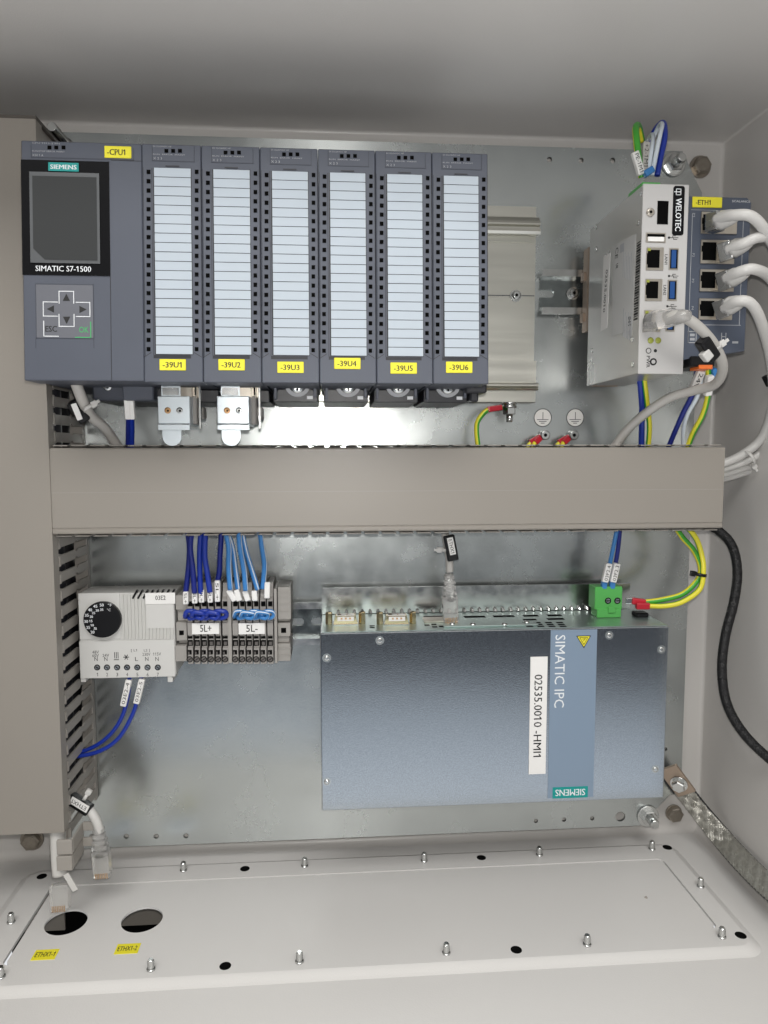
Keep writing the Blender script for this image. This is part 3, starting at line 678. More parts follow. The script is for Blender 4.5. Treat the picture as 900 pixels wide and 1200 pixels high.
# ------------------------------------------------------------------ DIN rails
def din_rail(x0, x1, z1, label, slots, scr=None):
    z0 = z1 - 35; t = empty('din_rail', (x0 + x1) / 2, z0, 0, label, 'rail', 'slotted steel DIN rails')
    zc_ = (z0 + z1) / 2; nb = [(x0, zc_ + 3.1)] + [(x0 + 9 + 3.1 * math.cos(math.pi / 2 - math.pi * k / 8), zc_ + 3.1 * math.sin(math.pi / 2 - math.pi * k / 8)) for k in range(9)] + [(x0, zc_ - 3.1)]
    o = curve_plate([(x0, z0 + 4.5), (x1, z0 + 4.5), (x1, z1 - 4.5), (x0, z1 - 4.5)] + nb, [slot(s_, (z0 + z1) / 2, 6.0, 3.1) for s_ in slots], .5, 1.6, 'rail_web', 'rail_steel', t)
    b = MB()
    for s_, zz in ((1, z1), (-1, z0)):
        pts = [(1.0, zz - s_ * 4.45), (1.0, zz - s_ * 3.9), (7.4, zz - s_ * 3.9), (7.4, zz), (8.6, zz), (8.6, zz - s_ * 5.6), (7.4, zz - s_ * 5.6), (7.4, zz - s_ * 5.2), (2, zz - s_ * 5.2)]
        pts = [(1.0, zz - s_ * 5.4), (1.0, zz - s_ * 4.2), (7.3, zz - s_ * 4.2), (7.3, zz), (8.6, zz), (8.6, zz - s_ * 5.4)]
        b.prof(pts, x0, x1)
    b.build('rail_flange', 'bright_steel', t)
    if scr:
        b = MB(); x = scr; z = (z0 + z1) / 2; b.lathe((x, z, 1.62), (0, 0, 1), [(0, 5), (1, 5)], 22); b.lathe((x, z, 2.6), (0, 0, 1), [(0, 3.6), (3.0, 3.5), (3.6, 2.7)], 20); b.lathe((x, z, 6.2), (0, 0, 1), [(0, 1.4), (.1, 1.4)], 6, 1)
        b.build('screw', ['bright_steel', 'void'], t)
    return t
x0 = w(634, 340, 5)[0]
din_rail(x0, x0 + 78, w(660, 316, 8)[1], 'short slotted DIN rail at upper right, held by a round screw', [x0 + 27, x0 + 52], w(671, 346, 2)[0])
din_rail(-176, -4 + 60, w(355, 706, 8)[1], 'longer slotted DIN rail at lower left, behind the thermostat and terminal blocks', [-150 + 17.5 * k for k in range(11)])

# ------------------------------------------------------------------ thermostat
dt = 41.0
def bxp(b, px0, px1, py0, py1, d, d0, d1, mi=0, bev=0):
    b.box(*bx(px0, px1, py0, py1, lambda p, q: w(p, q, d)), d0, d1, mi, bev); return b
def tx(s, px0, px1, py0, py1, d, m, parent, bold=0, name='lettering'):
    a, c = w(px0, py0, d), w(px1, py1, d)
    return text(s, ((a[0] + c[0]) / 2, (a[1] + c[1]) / 2, d), abs(c[0] - a[0]), abs(c[1] - a[1]), m, parent, bold=bold, name=name)
x, z = w(148, 800, dt)
th = empty('thermostat', x, z, 8, 'off white cabinet thermostat with black round dial and ribbed cover', 'thermostat')
_q = bx(93, 205, 695, 797, lambda p, q: w(p, q, dt)); a, c = (_q[0], _q[3]), (_q[1], _q[2])
b = MB(); b.box(a[0], c[0], c[1] + 3, a[1], 10, dt - .6, bev=.6)
for q in (94, 196): bxp(b, q, q + 6, 792, 800, dt, 20, dt - 1, 0, .3)
b.build('case', 'white_plastic', th)
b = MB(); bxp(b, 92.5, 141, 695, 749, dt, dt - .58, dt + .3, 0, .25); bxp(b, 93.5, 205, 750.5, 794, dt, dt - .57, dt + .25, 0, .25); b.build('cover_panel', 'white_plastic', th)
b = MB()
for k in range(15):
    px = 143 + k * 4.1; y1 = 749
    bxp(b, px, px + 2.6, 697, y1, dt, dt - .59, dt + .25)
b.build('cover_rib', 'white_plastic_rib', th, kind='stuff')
b = MB(); bxp(b, 172, 204, 708, 736, dt, dt + .26, dt + .45); b.build('blank_field', 'white_plastic', th)
b = MB()
for k in range(8):                                         # vent slits on the top edge
    x, _ = w(158 + k * 6.2, 694, dt); b.rbox((x, a[1] - 1.2, dt - 1.0), (.55, 1, 0), (1, -.55, 0), 7, 1.4, 3.2)
b.build('vent_slit', 'black', th, kind='stuff')
cx, cz = w(119.5, 726.5, dt + 4)
b = MB(); r = 13.5; b.lathe((cx, cz, dt + .31), (0, 0, 1), [(0, r), (3.5, r), (4.2, r - .6)], 40); dl = b.build('dial', 'black', th)
for k in range(7):
    for rr, s_, sz in ((11.3, str(20 + 5 * k) if k else '20', 2.2), (7.9, str(5 * k + 5), 1.8)):
        t_ = math.radians(232 - k * 24); text(s_, (cx + rr * math.cos(t_), cz + rr * math.sin(t_), dt + 4.6), sz * 1.25, sz, 'print_white', dl, bold=.08)
text('°F', (cx + 6.2, cz + 11.2, dt + 4.6), 2.8, 2.2, 'print_white', dl); text('°C', (cx + 5.4, cz + 7.6, dt + 4.6), 2.6, 2.0, 'print_white', dl)
b = MB(); bxp(b, 170.5, 205.5, 694.5, 707.5, dt, dt + .3, dt + .8); lb = b.build('id_label', 'white_label', th)
tx('03E2', 182, 194, 698, 703, dt + .86, 'print_black', lb, .05)
for k, px in enumerate((114, 125.5, 137.3, 149, 161, 173, 185)):
    x, z = w(px, 782, dt); b = MB(); b.lathe((x, z, dt + .26), (0, 0, 1), [(0, 2.3), (.15, 2.3)], 16, 1); b.lathe((x, z, dt + .4), (0, 0, 1), [(0, 1.7), (.3, 1.6)], 14); b.rbox((x, z, dt + .75), (1, -.8, 0), (.8, 1, 0), 2.6, .6, .1, 1)
    b.build('terminal_screw', ['bright_steel', 'void'], th)
    tx(str(k + 1), px - 1.2, px + 1.2, 788.5, 792.5, dt + .3, 'print_black', th)
for s_, px, wd in (('N', 112.5, 4), ('N', 124, 4), ('L', 160, 3.6), ('N', 172, 4), ('N', 184, 4)): tx(s_, px - wd / 2, px + wd / 2, 770, 774.5, dt + .3, 'print_black', th)
for s_, x_, y_, wd in (('48V', 112, 764.2, 8), ('60V', 112, 768.2, 8), ('24V', 124, 768, 8), ('230V', 171.5, 766.8, 9.5), ('115V', 184, 766.5, 9.5), ('[ L1', 157, 762.5, 7), ('L2 ]', 172, 762.5, 7)):
    tx(s_, x_ - wd / 2, x_ + wd / 2, y_ - 1.7, y_ + 1.7, dt + .3, 'print_black', th)
b = MB()
for i in range(3): a_, c_ = w(134 + i * 2, 764, dt), w(135 + i * 2, 771.5, dt); b.box(a_[0], c_[0], c_[1], a_[1], dt + .26, dt + .32)
bxp(b, 133.5, 139.5, 772.5, 773.4, dt, dt + .26, dt + .32)
sx, sz_ = w(148, 770, dt)
for k in range(3): b.rbox((sx, sz_, dt + .3 + .01 * k), (math.cos(k * math.pi / 3), math.sin(k * math.pi / 3), 0), (-math.sin(k * math.pi / 3), math.cos(k * math.pi / 3), 0), 4.4, .55, .05)
b.build('symbol', 'print_black', th)

# ------------------------------------------------------------------ terminal strip
dk = 44.0
x, z = w(272, 778, dk); ts = empty('terminal_strip', x, z, 8, 'strip of grey spring terminal blocks marked 5L+ and 5L-, clipped on the DIN rail', 'terminal block')
def terminal(px, px_w=8.2, gm='terminal_grey'):
    a, c = w(px - px_w / 2, 688, dk), w(px + px_w / 2, 778, dk); x0, x1 = a[0] + .06, c[0] - .06
    zz = lambda y: w(px, y, dk)[1]
    b = MB(); b.prof([(9, zz(685)), (36, zz(685)), (40, zz(700)), (dk - 1, zz(703)), (dk - 1, zz(729)), (dk, zz(730)), (dk, zz(744)), (dk - 1.5, zz(745)), (dk - 1.5, zz(758)), (dk + .5, zz(759.5)), (dk + .5, zz(777.6)), (dk - 1, zz(778.6)), (9, zz(778))], x0, x1)
    body = b.build('terminal_block', gm, ts)
    b = MB(); q = 1.75
    bxp(b, px - 2.6, px + 2.6, 705, 711, dk, dk - 1.5, dk - .93); bxp(b, px - 2.6, px + 2.6, 721.5, 727.5, dk, dk - 1.5, dk - .93)
    bxp(b, px - 2.8, px + 2.8, 746, 749, dk, dk - 2, dk - 1.4); bxp(b, px - 3.1, px + 3.1, 750.5, 757.5, dk, dk - 2, dk - 1.4)
    bxp(b, px - 2.6, px + 2.4, 761.5, 766.8, dk, dk, dk + .56)
    x, z = w(px, 772.4, dk); b.lathe((x, z, dk), (0, 0, 1), [(0, 2.45), (.57, 2.45)], 18)
    b.build('clamp_opening', 'void', body)
    b = MB(); bxp(b, px - 1.6, px + 1.9, 752.5, 756.5, dk, dk - 1.39, dk - 1.0); b.lathe((x, z, dk + .58), (0, 0, 1), [(0, 1.75), (.1, 1.75)], 16); b.rbox((x, z, dk + .7), (1, .6, 0), (-.6, 1, 0), 3.0, .5, .08, 1); bxp(b, px - 2.0, px - .2, 763.5, 766.2, dk, dk + .565, dk + .62); b.build('spring_contact', ['module', 'void'] if False else ['lever_grey', 'void'], body)
    return body
txs = [222.5 + 8.25 * k for k in range(6)] + [275.6 + 8.2 * k for k in range(6)]
for px in txs: terminal(px)
def pl(b, px0, px1, py0, py1, d0, d1, bev=.2): return bxp(b, px0, px1, py0, py1, dk, d0, d1, 0, bev)
b = MB(); pl(b, 204.5, 218, 699, 716, 9, dk - 4); pl(b, 206, 218, 716.5, 730, 9, dk - 7); pl(b, 205.5, 218, 730.5, 752, 9, dk - 3); pl(b, 207, 218, 752.5, 757, 9, dk - 8); pl(b, 205, 218, 757.5, 776, 9, dk - 2)
e1 = b.build('end_bracket', 'terminal_grey_b', ts)
b = MB(); bxp(b, 209, 214.5, 740, 745.5, dk, dk - 2.99, dk - 2.9); b.build('screw_opening', 'void', e1)
b = MB(); pl(b, 266.9, 271.3, 690, 777, 9, dk + .2); pl(b, 321.4, 324.8, 690, 777, 9, dk + .4); b.build('partition_plate', 'terminal_grey_b', ts)
b = MB(); pl(b, 325.2, 340.5, 689, 727, 9, dk - 3); pl(b, 325.2, 339, 727.5, 731, 9, dk - 8); pl(b, 325.2, 340, 731.5, 747, 9, dk - 3.4); pl(b, 325.2, 338.5, 747.5, 755, 9, dk - 6); pl(b, 325.2, 340.2, 755.5, 776, 9, dk - 3)
for q in (694, 700, 708, 716, 760, 768): pl(b, 325.6, 340.8, q, q + 1.4, dk - 3, dk - 2.4, 0)
e2 = b.build('end_bracket', 'terminal_grey_b', ts)
b = MB(); bxp(b, 329, 335, 737, 743, dk, dk - 3.39, dk - 3.3); b.build('screw_opening', 'void', e2)
for px0, px1, s_ in ((225, 257, '5L+'), (279.5, 310.5, '5L-')):
    b = MB(); bxp(b, px0, px1, 730, 743, dk, dk + .02, dk + .8, 0, .2); lb = b.build('marker_label', 'white_label', ts, label='white marker reading ' + s_)
    tx(s_, (px0 + px1) / 2 - 6.5, (px0 + px1) / 2 + 6.8, 732.5, 740.3, dk + .9, 'print_black', lb, .05)

# ------------------------------------------------------------------ wires
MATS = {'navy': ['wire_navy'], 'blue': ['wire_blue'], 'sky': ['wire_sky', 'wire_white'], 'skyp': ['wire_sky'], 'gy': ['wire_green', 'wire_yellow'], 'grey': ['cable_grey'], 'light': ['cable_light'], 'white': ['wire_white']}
def wire(pts, r, kind, label, group=None, cat='wire', name='wire', per=8, n=12, raw=False, phase=0, twist=0.0):
    P3 = [Vector(p) for p in pts] if raw else [w3(p) for p in pts]
    sp_ = spline(P3, per); b = MB(); stripe = None
    if kind == 'gy': stripe = [(k + phase) % n for k in range(n // 2)]
    if kind == 'sky': stripe = [(k + phase) % n for k in range(1)]  # thin pale stripe paints the highlight along light blue wires
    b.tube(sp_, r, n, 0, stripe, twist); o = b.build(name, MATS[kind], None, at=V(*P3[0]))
    return tag(o, label, cat, group)
def sleeve(parent, p, q, wd, s_=None, m='white_label', name='wire_marker', th=None, lt='print_black', lift=.8, flip=False):
    """marker sleeve round a wire from p to q (both in photograph position and depth)"""
    P, Q = w3(p), w3(q); u = (Q - P); L = u.length; u.normalize(); v = Vector((-u.y, u.x, 0)).normalized(); th = th or wd
    b = MB(); b.rbox((P + Q) / 2, u, v, L, wd, th, bev=min(wd, th) * .18); o = b.build(name, m, parent)
    if s_:
        n_ = u.cross(v); n_ = n_ if n_.z > 0 else -n_
        uu, vv = (-u, -v) if flip else (u, v)
        if uu.cross(vv).z < 0: vv = -vv
        text(s_, (P + Q) / 2 + n_ * (th / 2 + .08), L * .8, wd * .55, lt, o, uu, vv)
    return o
def tie(parent, p, r, ax=(1, 0), m='cable_light', name='cable_tie', tail=(3, 2)):
    P = w3(p); u = Vector((ax[0], ax[1], 0)).normalized(); b = MB()
    b.lathe(P - u * 1.2, u, [(0, r), (0, r + .5), (2.4, r + .5), (2.4, r)], 18, capped=False)
    v = Vector((-u.y, u.x, 0)); b.rbox(P + v * (r + 1.2) + Vector((0, 0, 1)), u, v, 4.2, 3.6, 3.2, bev=.4)
    b.rbox(P + v * (r + 2 + tail[1]) + Vector((0, 0, 2)), v, u, tail[0] * 2, 2, .8)
    return b.build(name, m, parent)

def rj45(parent, p, q, m='clear_plug', wd=11.6, boot=True):
    """modular plug from its contact end p towards the cable q"""
    P, Q = w3(p), w3(q); u = (Q - P).normalized(); v = Vector((-u.y, u.x, 0)).normalized(); n_ = Vector((0, 0, 1)) 
    n_ = (n_ - u * n_.dot(u)).normalized(); v = u.cross(n_)
    b = MB(); b.rbox(P + u * 9, u, v, 18, wd, 8, bev=.6); pl_ = b.build('plug', m, parent)
    b = MB()
    for k in range(8): b.rbox(P + u * 2.2 + v * (-4.2 + 1.2 * k) + n_ * 4.1, u, v, 4.2, .5, .4)
    b.build('contacts', 'copper', pl_)
    if boot:
        b = MB(); L = (Q - P).length - 18
        for k in range(5): b.rbox(P + u * (19 + L * k / 5), u, v, L / 5 * .7, wd * (1 - .09 * k), 8 * (1 - .07 * k), bev=.5)
        b.tube([P + u * 17, P + u * (18 + L)], [wd * .42, 3.4], 12); b.build('boot', 'clear_plug', parent)
    return pl_

tw_groups = 'dark blue wires into the 5L+ terminals'
W_ = [((217, 212), (221, 640), (223, 665), (218, 696)), ((225, 618), (222, 645), (224, 668), (228, 695)), ((236, 618), (234, 650), (235, 690), (236, 694)), ((241, 618), (240, 650), (243, 672), (246, 694)), ((260, 618), (258, 650), (257, 670), (254.5, 683))]
W_[0] = ((219, 618), (222, 640), (221, 665), (217.5, 696)); W_[1] = ((226, 618), (223, 640), (226, 668), (228, 695))
wl_ = ['leftmost dark blue wire dropping into the 5L+ terminals', 'second dark blue wire from the left into the 5L+ terminals, crossing the first', 'third dark blue wire from the left into the 5L+ terminals', 'fourth dark blue wire from the left into the 5L+ terminals', 'darkest blue wire with a tall marker, next to the light blue wires']
for i, P_ in enumerate(W_):
    D0 = (42, 46, 44, 46, 40)[i]; o = wire([(p[0], p[1], D0) for p in P_], 2.05, 'navy' if i in (1, 4, 0) else 'blue', wl_[i], tw_groups)
    ex, ey = P_[-1]; dy = 8 if i == 4 else 0
    sleeve(o, (ex + .3, ey - 3 + dy * .0, 43), (ex + .6, ey + (22 if i == 4 else 12), 43.5), 4.0, '5L+', th=4.0)
lw_ = ['light blue wire of the 5L- group, leftmost', 'second light blue wire of the 5L- group, crossing behind the first', 'third light blue wire of the 5L- group', 'fourth light blue wire of the 5L- group, slanting to the right', 'rightmost light blue wire of the 5L- group, with a tall marker']
W2 = [((263, 618), (268, 640), (268, 665), (270, 691)), ((263, 616), (272, 640), (276, 668), (279, 691)), ((280, 618), (281, 640), (286, 668), (288, 692)), ((282, 616), (288, 645), (295, 668), (302, 691)), ((304, 618), (307, 640), (310, 662), (308, 690))]
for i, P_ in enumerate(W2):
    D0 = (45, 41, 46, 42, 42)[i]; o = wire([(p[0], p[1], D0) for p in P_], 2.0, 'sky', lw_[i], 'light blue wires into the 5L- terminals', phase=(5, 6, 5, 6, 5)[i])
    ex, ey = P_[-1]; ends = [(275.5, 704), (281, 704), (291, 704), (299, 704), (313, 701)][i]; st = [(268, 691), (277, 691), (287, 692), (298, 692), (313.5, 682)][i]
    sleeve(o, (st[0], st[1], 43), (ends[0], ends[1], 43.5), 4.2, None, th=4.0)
# insertion bridges: short loops from block to block
for g, (xs, km, nm) in enumerate((([218.5, 226.5, 235, 243.5, 252, 261.5], 'blue', 'dark blue'), ([276, 284, 293, 301.5, 310, 317], 'sky', 'light blue'))):
    for i in range(5):
        a, c = xs[i], xs[i + 1]; y0 = 718.5 + (2.5 if i % 2 else -1.5) * (1 if g == 0 else .9)
        up = i % 2; z0_ = 47 + 2.2 * up
        o = wire([(a - 1.5, 723, 43), (a - 1.5, 721, z0_), (a + 1, 716.5 + up, z0_ + 1.5), (c + 1.5, 716.5 + up * 2, z0_ + 1.5), (c + 4, 720, z0_), (c + 2, 723.5 + up, z0_ - .5), (a + 4, 724.5 - up, z0_ - 1.5), (a + 2.5, 722, 43)], 1.75 if g == 0 else 1.5, km,
                 '%s bridge wire loop on the %s terminals, %s from the left' % (nm, '5L+' if g == 0 else '5L-', ['first', 'second', 'third', 'fourth', 'last'][i]), nm + ' bridge loops', cat='jumper', name='bridge_wire', phase=5)
# thermostat supply wires
for i, (P_, S0, S1) in enumerate((([(152, 792), (150, 815), (143, 840), (128, 862), (104, 878), (70, 886)], (151.5, 796), (144.5, 827)), ([(166, 792), (162, 815), (155, 838), (138, 866), (112, 882), (70, 889)], (167, 795), (160, 824)))):
    o = wire([(p[0], p[1], 34 - 3 * k * (i == 0) * .3 + 2) for k, p in enumerate(P_)], 1.6, 'blue', ['inner dark blue wire from thermostat terminal 4 curving left into the duct', 'outer dark blue wire from thermostat terminal 5 curving left into the duct'][i], 'blue wires from the thermostat')
    sleeve(o, (S0[0], S0[1], 37), (S1[0], S1[1], 36), 4.6, ('03E2-4', '03E2-5')[i], th=4.2, flip=True)
    o2 = None
# ------------------------------------------------------------------ large flat computer at lower right
di = 69.1; ix0, ix1, iz1, iz0 = -7.5, 254.4, -132.4, -266.8
ipc = empty('industrial_computer', 123, iz0, 8, 'large flat zinc plated industrial computer with blue label panel, lower right', 'computer')
b = MB(); b.box(ix0, ix1, iz0, iz1, 12, di, bev=.9, seg=2); b.build('case', 'galv_case', ipc)
b = MB(); b.box(ix0 + 1.2, ix1 - 1.0, iz1 + .02, iz1 + .5, 13, di - 1.2); b.build('connector_plate', 'galv_top', ipc)
b = MB(); xb = w(738, 700, 11)[0]; zt_ = w(560, 686.5, 11)[1]
b.prism([(ix0 + .5, iz1 + .6), (xb, iz1 + .6), (xb, zt_), (ix0 + .5, zt_)], 9, 11.2); b.build('wall_bracket', 'bright_steel', ipc)
b = MB(); b.box(xb + .2, ix1 + 4, iz0 + 10, iz1 - 6, 2, 11.8); b.build('back_flange', 'galv', ipc)
b = MB(); 
for k in range(34):
    x = ix0 + 14 + k * 6.4
    b.lathe((x, iz1 + 1.2, 12.8), (0, 1, 0), [(0, 1.6), (2.2, 1.1), (2.8, .4)], 8)
b.build('ventilation_teeth', 'bright_steel', ipc, kind='stuff')
def itop(px, py, z=iz1 + .5): return wf(px, py, z)
for k, px in enumerate((405, 464.5)):
    x, d = itop(px, 731); zt = iz1 + .5
    b = MB(); b.box(x - 9.6, x + 9.6, zt, zt + 1.0, d - 6, d + 6, bev=.3); p_ = b.build('serial_port', 'bright_steel', ipc)
    b = MB(); b.prism([(x - 9, zt + 1), (x - 7.6, zt + 7), (x + 7.6, zt + 7), (x + 9, zt + 1)], d - 4.2, d + 4.2); b.build('port_shell', 'brass', p_)
    b = MB(); b.box(x - 6.6, x + 6.6, zt + 7.01, zt + 7.2, d - 2.9, d + 2.9); b.box(x - 6.2, x + 6.2, zt + 3.2, zt + 6.4, d + 4.21, d + 4.4); b.build('pin_insert', 'white_label', p_)
    b = MB()
    for j in range(3): b.box(x - 3.8 + j * 3.2, x - 2.4 + j * 3.2, zt + 4.4, zt + 5.8, d + 4.41, d + 4.6)
    for j in range(2): b.box(x - 6 + j * 6.6, x - 3.2 + j * 9.4 * .5, zt + 7.02, zt + 7.2, d - 2.4, d + 2)
    b.build('pins', 'copper', p_)
    for s_ in (-1, 1):
        b = MB(); b.lathe((x + s_ * 12.6, zt, d), (0, 1, 0), [(0, 2.7), (8.6, 2.7), (9.4, 2.1)], 6); b.lathe((x + s_ * 12.6, zt + 9.4, d), (0, 1, 0), [(0, 1.4), (.1, 1.4)], 10, 1); b.build('jack_post', ['brass', 'void'], p_)
b = MB(); ztp = iz1 + .52
def tslot(px0, px1, py0, py1):
    a, c = itop(px0, py0), itop(px1, py1); b.box(a[0], a[0] + (wf(px1, py0, ztp)[0] - a[0]), ztp, ztp + .06, a[1], c[1])
for q in ((433, 439, 733, 734), (433, 439, 735, 736), (496, 519, 722, 726), (497, 503, 732, 733.3), (505, 511, 731.2, 732.6), (506, 512, 734, 735.4), (514, 520, 733.4, 734.8),
          (543, 568, 722.0, 723.6), (577, 602, 721.4, 723), (612, 630, 720.8, 722.4), (640, 657, 720.3, 722), (612, 628, 725.5, 727), (640, 660, 724.5, 726.2)): tslot(*q)
for r in range(3):
    for k in range(4): tslot(612 + k * 13 + r * 2, 620 + k * 13 + r * 2, 729 + r * 2.2, 730.2 + r * 2.2)
b.build('vent_slots', 'void', ipc, kind='stuff')
b = MB(); a, c = itop(496, 728), itop(532, 729); b.box(a[0], a[0] + 22, ztp, ztp + 2.2, a[1] - 5, a[1] + 6, bev=.4); b.build('ethernet_socket', 'jack_metal', ipc)
b = MB(); a = itop(585, 734); b.box(a[0] - 42, a[0] + 30, ztp, ztp + 1.2, a[1] - 6, a[1] + 1, bev=.4); b.build('card_cover', 'galv_top', ipc)
for px, py in ((530, 733), (554, 733.5), (591, 733.5), (617, 731)):
    x, d = itop(px, py); b = MB(); b.lathe((x, ztp + .1, d), (0, 1, 0), [(0, 2.4), (1.6, 2.2), (2.2, 1.2)], 14); b.build('screw', 'bright_steel', ipc)
for px, py in ((383, 771), (445, 750.5), (383, 916), (714, 744.5), (775, 761), (768, 901.5)):
    x, z = w(px, py, di); b = MB(); b.lathe((x, z, di + .02), (0, 0, 1), [(0, 3.2), (.12, 3.2)], 20, 1); screw_head(b, x, z, di + .13, 2.0, 0, 1, 1.0); b.build('screw', ['bright_steel', 'galv'], ipc)
b = MB(); bxp(b, 643.5, 697.3, 739.6, 937, di, di + .03, di + .35)
_q = bx(643.5, 697.3, 741, 936, lambda p, q: w(p, q, di)); a, c = (_q[0], _q[3]), (_q[1], _q[2])
b = MB(); b.box(a[0], c[0], iz0 + 3.4, iz1 - 1.2, di + .03, di + .3); bp_ = b.build('label_panel', 'blue_panel', ipc)
_q = bx(649, 662.5, 744, 829, lambda p, q: w(p, q, di)); a, c = (_q[0], _q[3]), (_q[1], _q[2]); dn, rt_ = (0, -1, 0), (1, 0, 0)
text('SIMATIC IPC', ((a[0] + c[0]) / 2, (a[1] + c[1]) / 2, di + .36), a[1] - c[1], (c[0] - a[0]) * .86, 'print_white', bp_, dn, rt_, bold=0)
tr = [w(675, 745, di), w(692.5, 744.6, di), (w(684, 759.5, di))]
MB().prism([(p[0], p[1]) for p in tr], di + .31, di + .4).build('warning_sign', 'print_black', bp_)
cxm = sum(p[0] for p in tr) / 3; czm = sum(p[1] for p in tr) / 3
MB().prism([(cxm + (p[0] - cxm) * .82, czm + (p[1] - czm) * .82) for p in tr], di + .41, di + .46).build('warning_field', 'yellow', bp_)
MB().prism([(cxm + (p[0] - cxm) * .62, czm + (p[1] - czm) * .62) for p in tr], di + .47, di + .50).build('warning_line', 'print_black', bp_)
MB().prism([(cxm + (p[0] - cxm) * .48, czm + (p[1] - czm) * .48) for p in tr], di + .51, di + .54).build('warning_centre', 'yellow', bp_)
b = MB(); b.rbox((cxm, czm + .8, di + .58), (1, .1, 0), (-.1, 1, 0), 3.2, .4, .04); b.rbox((cxm, czm - .3, di + .6), (1, .9, 0), (-.9, 1, 0), 2.4, .4, .04); b.build('warning_mark', 'print_black', bp_)
a, c = w(647.5, 922.5, di), w(688.5, 934, di)
bg_ = MB().box(a[0], c[0], c[1], a[1], di + .31, di + .4).build('maker_badge', 'teal', bp_)
text('SIEMENS', ((a[0] + c[0]) / 2, (a[1] + c[1]) / 2, di + .46), (c[0] - a[0]) * .84, (a[1] - c[1]) * .58, 'print_white', bg_, (-1, 0, 0), (0, -1, 0), bold=.12)
_q = bx(620.5, 640.5, 769.5, 907, lambda p, q: w(p, q, di)); a, c = (_q[0], _q[3]), (_q[1], _q[2])
lb = MB().box(a[0], c[0], c[1], a[1], di + .03, di + .4, bev=.15).build('id_label', 'white_label', ipc)
text('02535.0010 -HMI1', ((a[0] + c[0]) / 2 - .3, (a[1] + c[1]) / 2, di + .48), (a[1] - c[1]) * .70, (c[0] - a[0]) * .46, 'print_black', lb, dn, rt_, bold=.07)
# green power plug
D_ = 40; a, c = w(697.5, 688, D_), w(729, 714, D_)
gpg = empty('power_plug', (a[0] + c[0]) / 2, c[1], D_ - 12, 'green two pole screw terminal plug on top of the flat computer', 'plug')
b = MB(); b.box(a[0], c[0], c[1], a[1], D_ - 14, D_, bev=.5); b.build('plug_body', 'green_plug', gpg)
b = MB(); a2, c2 = w(699, 713.5, D_), w(727, 724.5, D_); b.box(a2[0], c2[0], iz1 + .6, a2[1] - .1, D_ - 12, D_ + 1.5, bev=.4); b.box((a2[0] + c2[0]) / 2 - 1, c2[0] - 5, a2[1] - 3, a2[1] + 2, D_ + 1.5, D_ + 2.6, bev=.3); b.build('header', 'green_plug', gpg)
for px in (712.5, 723.5):
    x, z = w(px, 704, D_); b = MB(); b.lathe((x, z, D_ + .01), (0, 0, 1), [(0, 2.6), (.1, 2.6)], 18, 1); b.lathe((x, z, D_ + .1), (0, 0, 1), [(0, 1.9), (.3, 1.8)], 16); b.box(x - 1.7, x + 1.7, z - .3, z + .3, D_ + .35, D_ + .5, 1); b.build('screw', ['bright_steel', 'void'], gpg)
for i, (P_, k_, S0, S1, lab) in enumerate((([(724, 616), (718, 645), (713, 668), (707.5, 691)], 'sky', (713.5, 660), (708.5, 682), 'lighter blue wire into the green plug of the flat computer'), ([(727, 616), (724, 645), (720, 668), (717, 691)], 'navy', (723, 660), (718, 682), 'darker blue wire into the green plug of the flat computer'))):
    o = wire([(p[0], p[1], 40 - 2 * k * .5) for k, p in enumerate(P_)], 1.7, k_, lab, 'blue wires into the green plug', phase=5)
    sleeve(o, (*S0, 41.5), (*S1, 40.5), 5.0, ('ANR:01', 'ANR:02')[i] if False else ('03F2.4', '03F2.3')[i], th=4, flip=True)
    sleeve(o, (P_[-1][0] + .4, 681, 38.5), (P_[-1][0], 690, 38), 4.2, None, 'wire_sky', 'ferrule', th=4)
# earth wires at the green plug
for i, (P_, r0, lab) in enumerate((([(788, 612), (800, 630), (813, 645), (821, 665), (817, 680), (800, 696), (775, 703), (752, 706)], 703, 'upper green and yellow earth wire looping to the flat computer'), ([(800, 612), (815, 630), (822, 650), (824, 668), (820, 690), (800, 705), (780, 710), (757, 710)], 710, 'lower green and yellow earth wire looping to the flat computer'))):
    dd_ = [44, 46, 48, 50, 50, 48, 45, 42]
    o = wire([(p[0], p[1], dd_[k] + i * 3) for k, p in enumerate(P_)], 2.1, 'gy', lab, 'earth wires to the flat computer', phase=(9, 4)[i])
    e_ = P_[-1]; sleeve(o, (e_[0] - 12, e_[1] - (2 if i == 0 else 0), 42 + i * 3), (e_[0] + 4, e_[1], 43 + i * 3), 5.2, None, 'red_lug', 'crimp_lug', th=5)
    if i == 0: sleeve(o, (733, 704, 41), (742, 704, 42), 4.4, None, 'bright_steel', 'lug_eye', th=2)
    if i == 0:
        tie(o, (819.5, 673, 50.5), 4.8, (.15, 1), 'black', tail=(1, 0))
b = MB(); x, d = itop(750, 722); b.box(x - 5, x + 5, iz1 + .52, iz1 + 4, d - 5, d + 5, bev=.6); b.build('rocker_switch', 'black', ipc)

# ethernet lead into the flat computer
o = wire([(520, 612, 44), (523, 635, 44), (526.5, 655, 45), (527, 670, 44)], 2.9, 'grey', 'pale ethernet lead with black wrap dropping into the flat computer', cat='cable', name='ethernet_cable')
sleeve(o, (525.5, 627, 47), (531, 657, 48), 8.5, None, 'black', 'cable_wrap', th=6); sleeve(o, (527, 630, 51), (531, 650, 51), 4.6, 'ETHX1', 'white_label', 'wire_marker', th=1.2, lift=0)
P1 = w3((529, 731, 46)); rj45(o, (528, 729, 44), (526, 672, 44)); tie(o, (521, 644, 44), 3.2, (0, 1), tail=(2, 1))

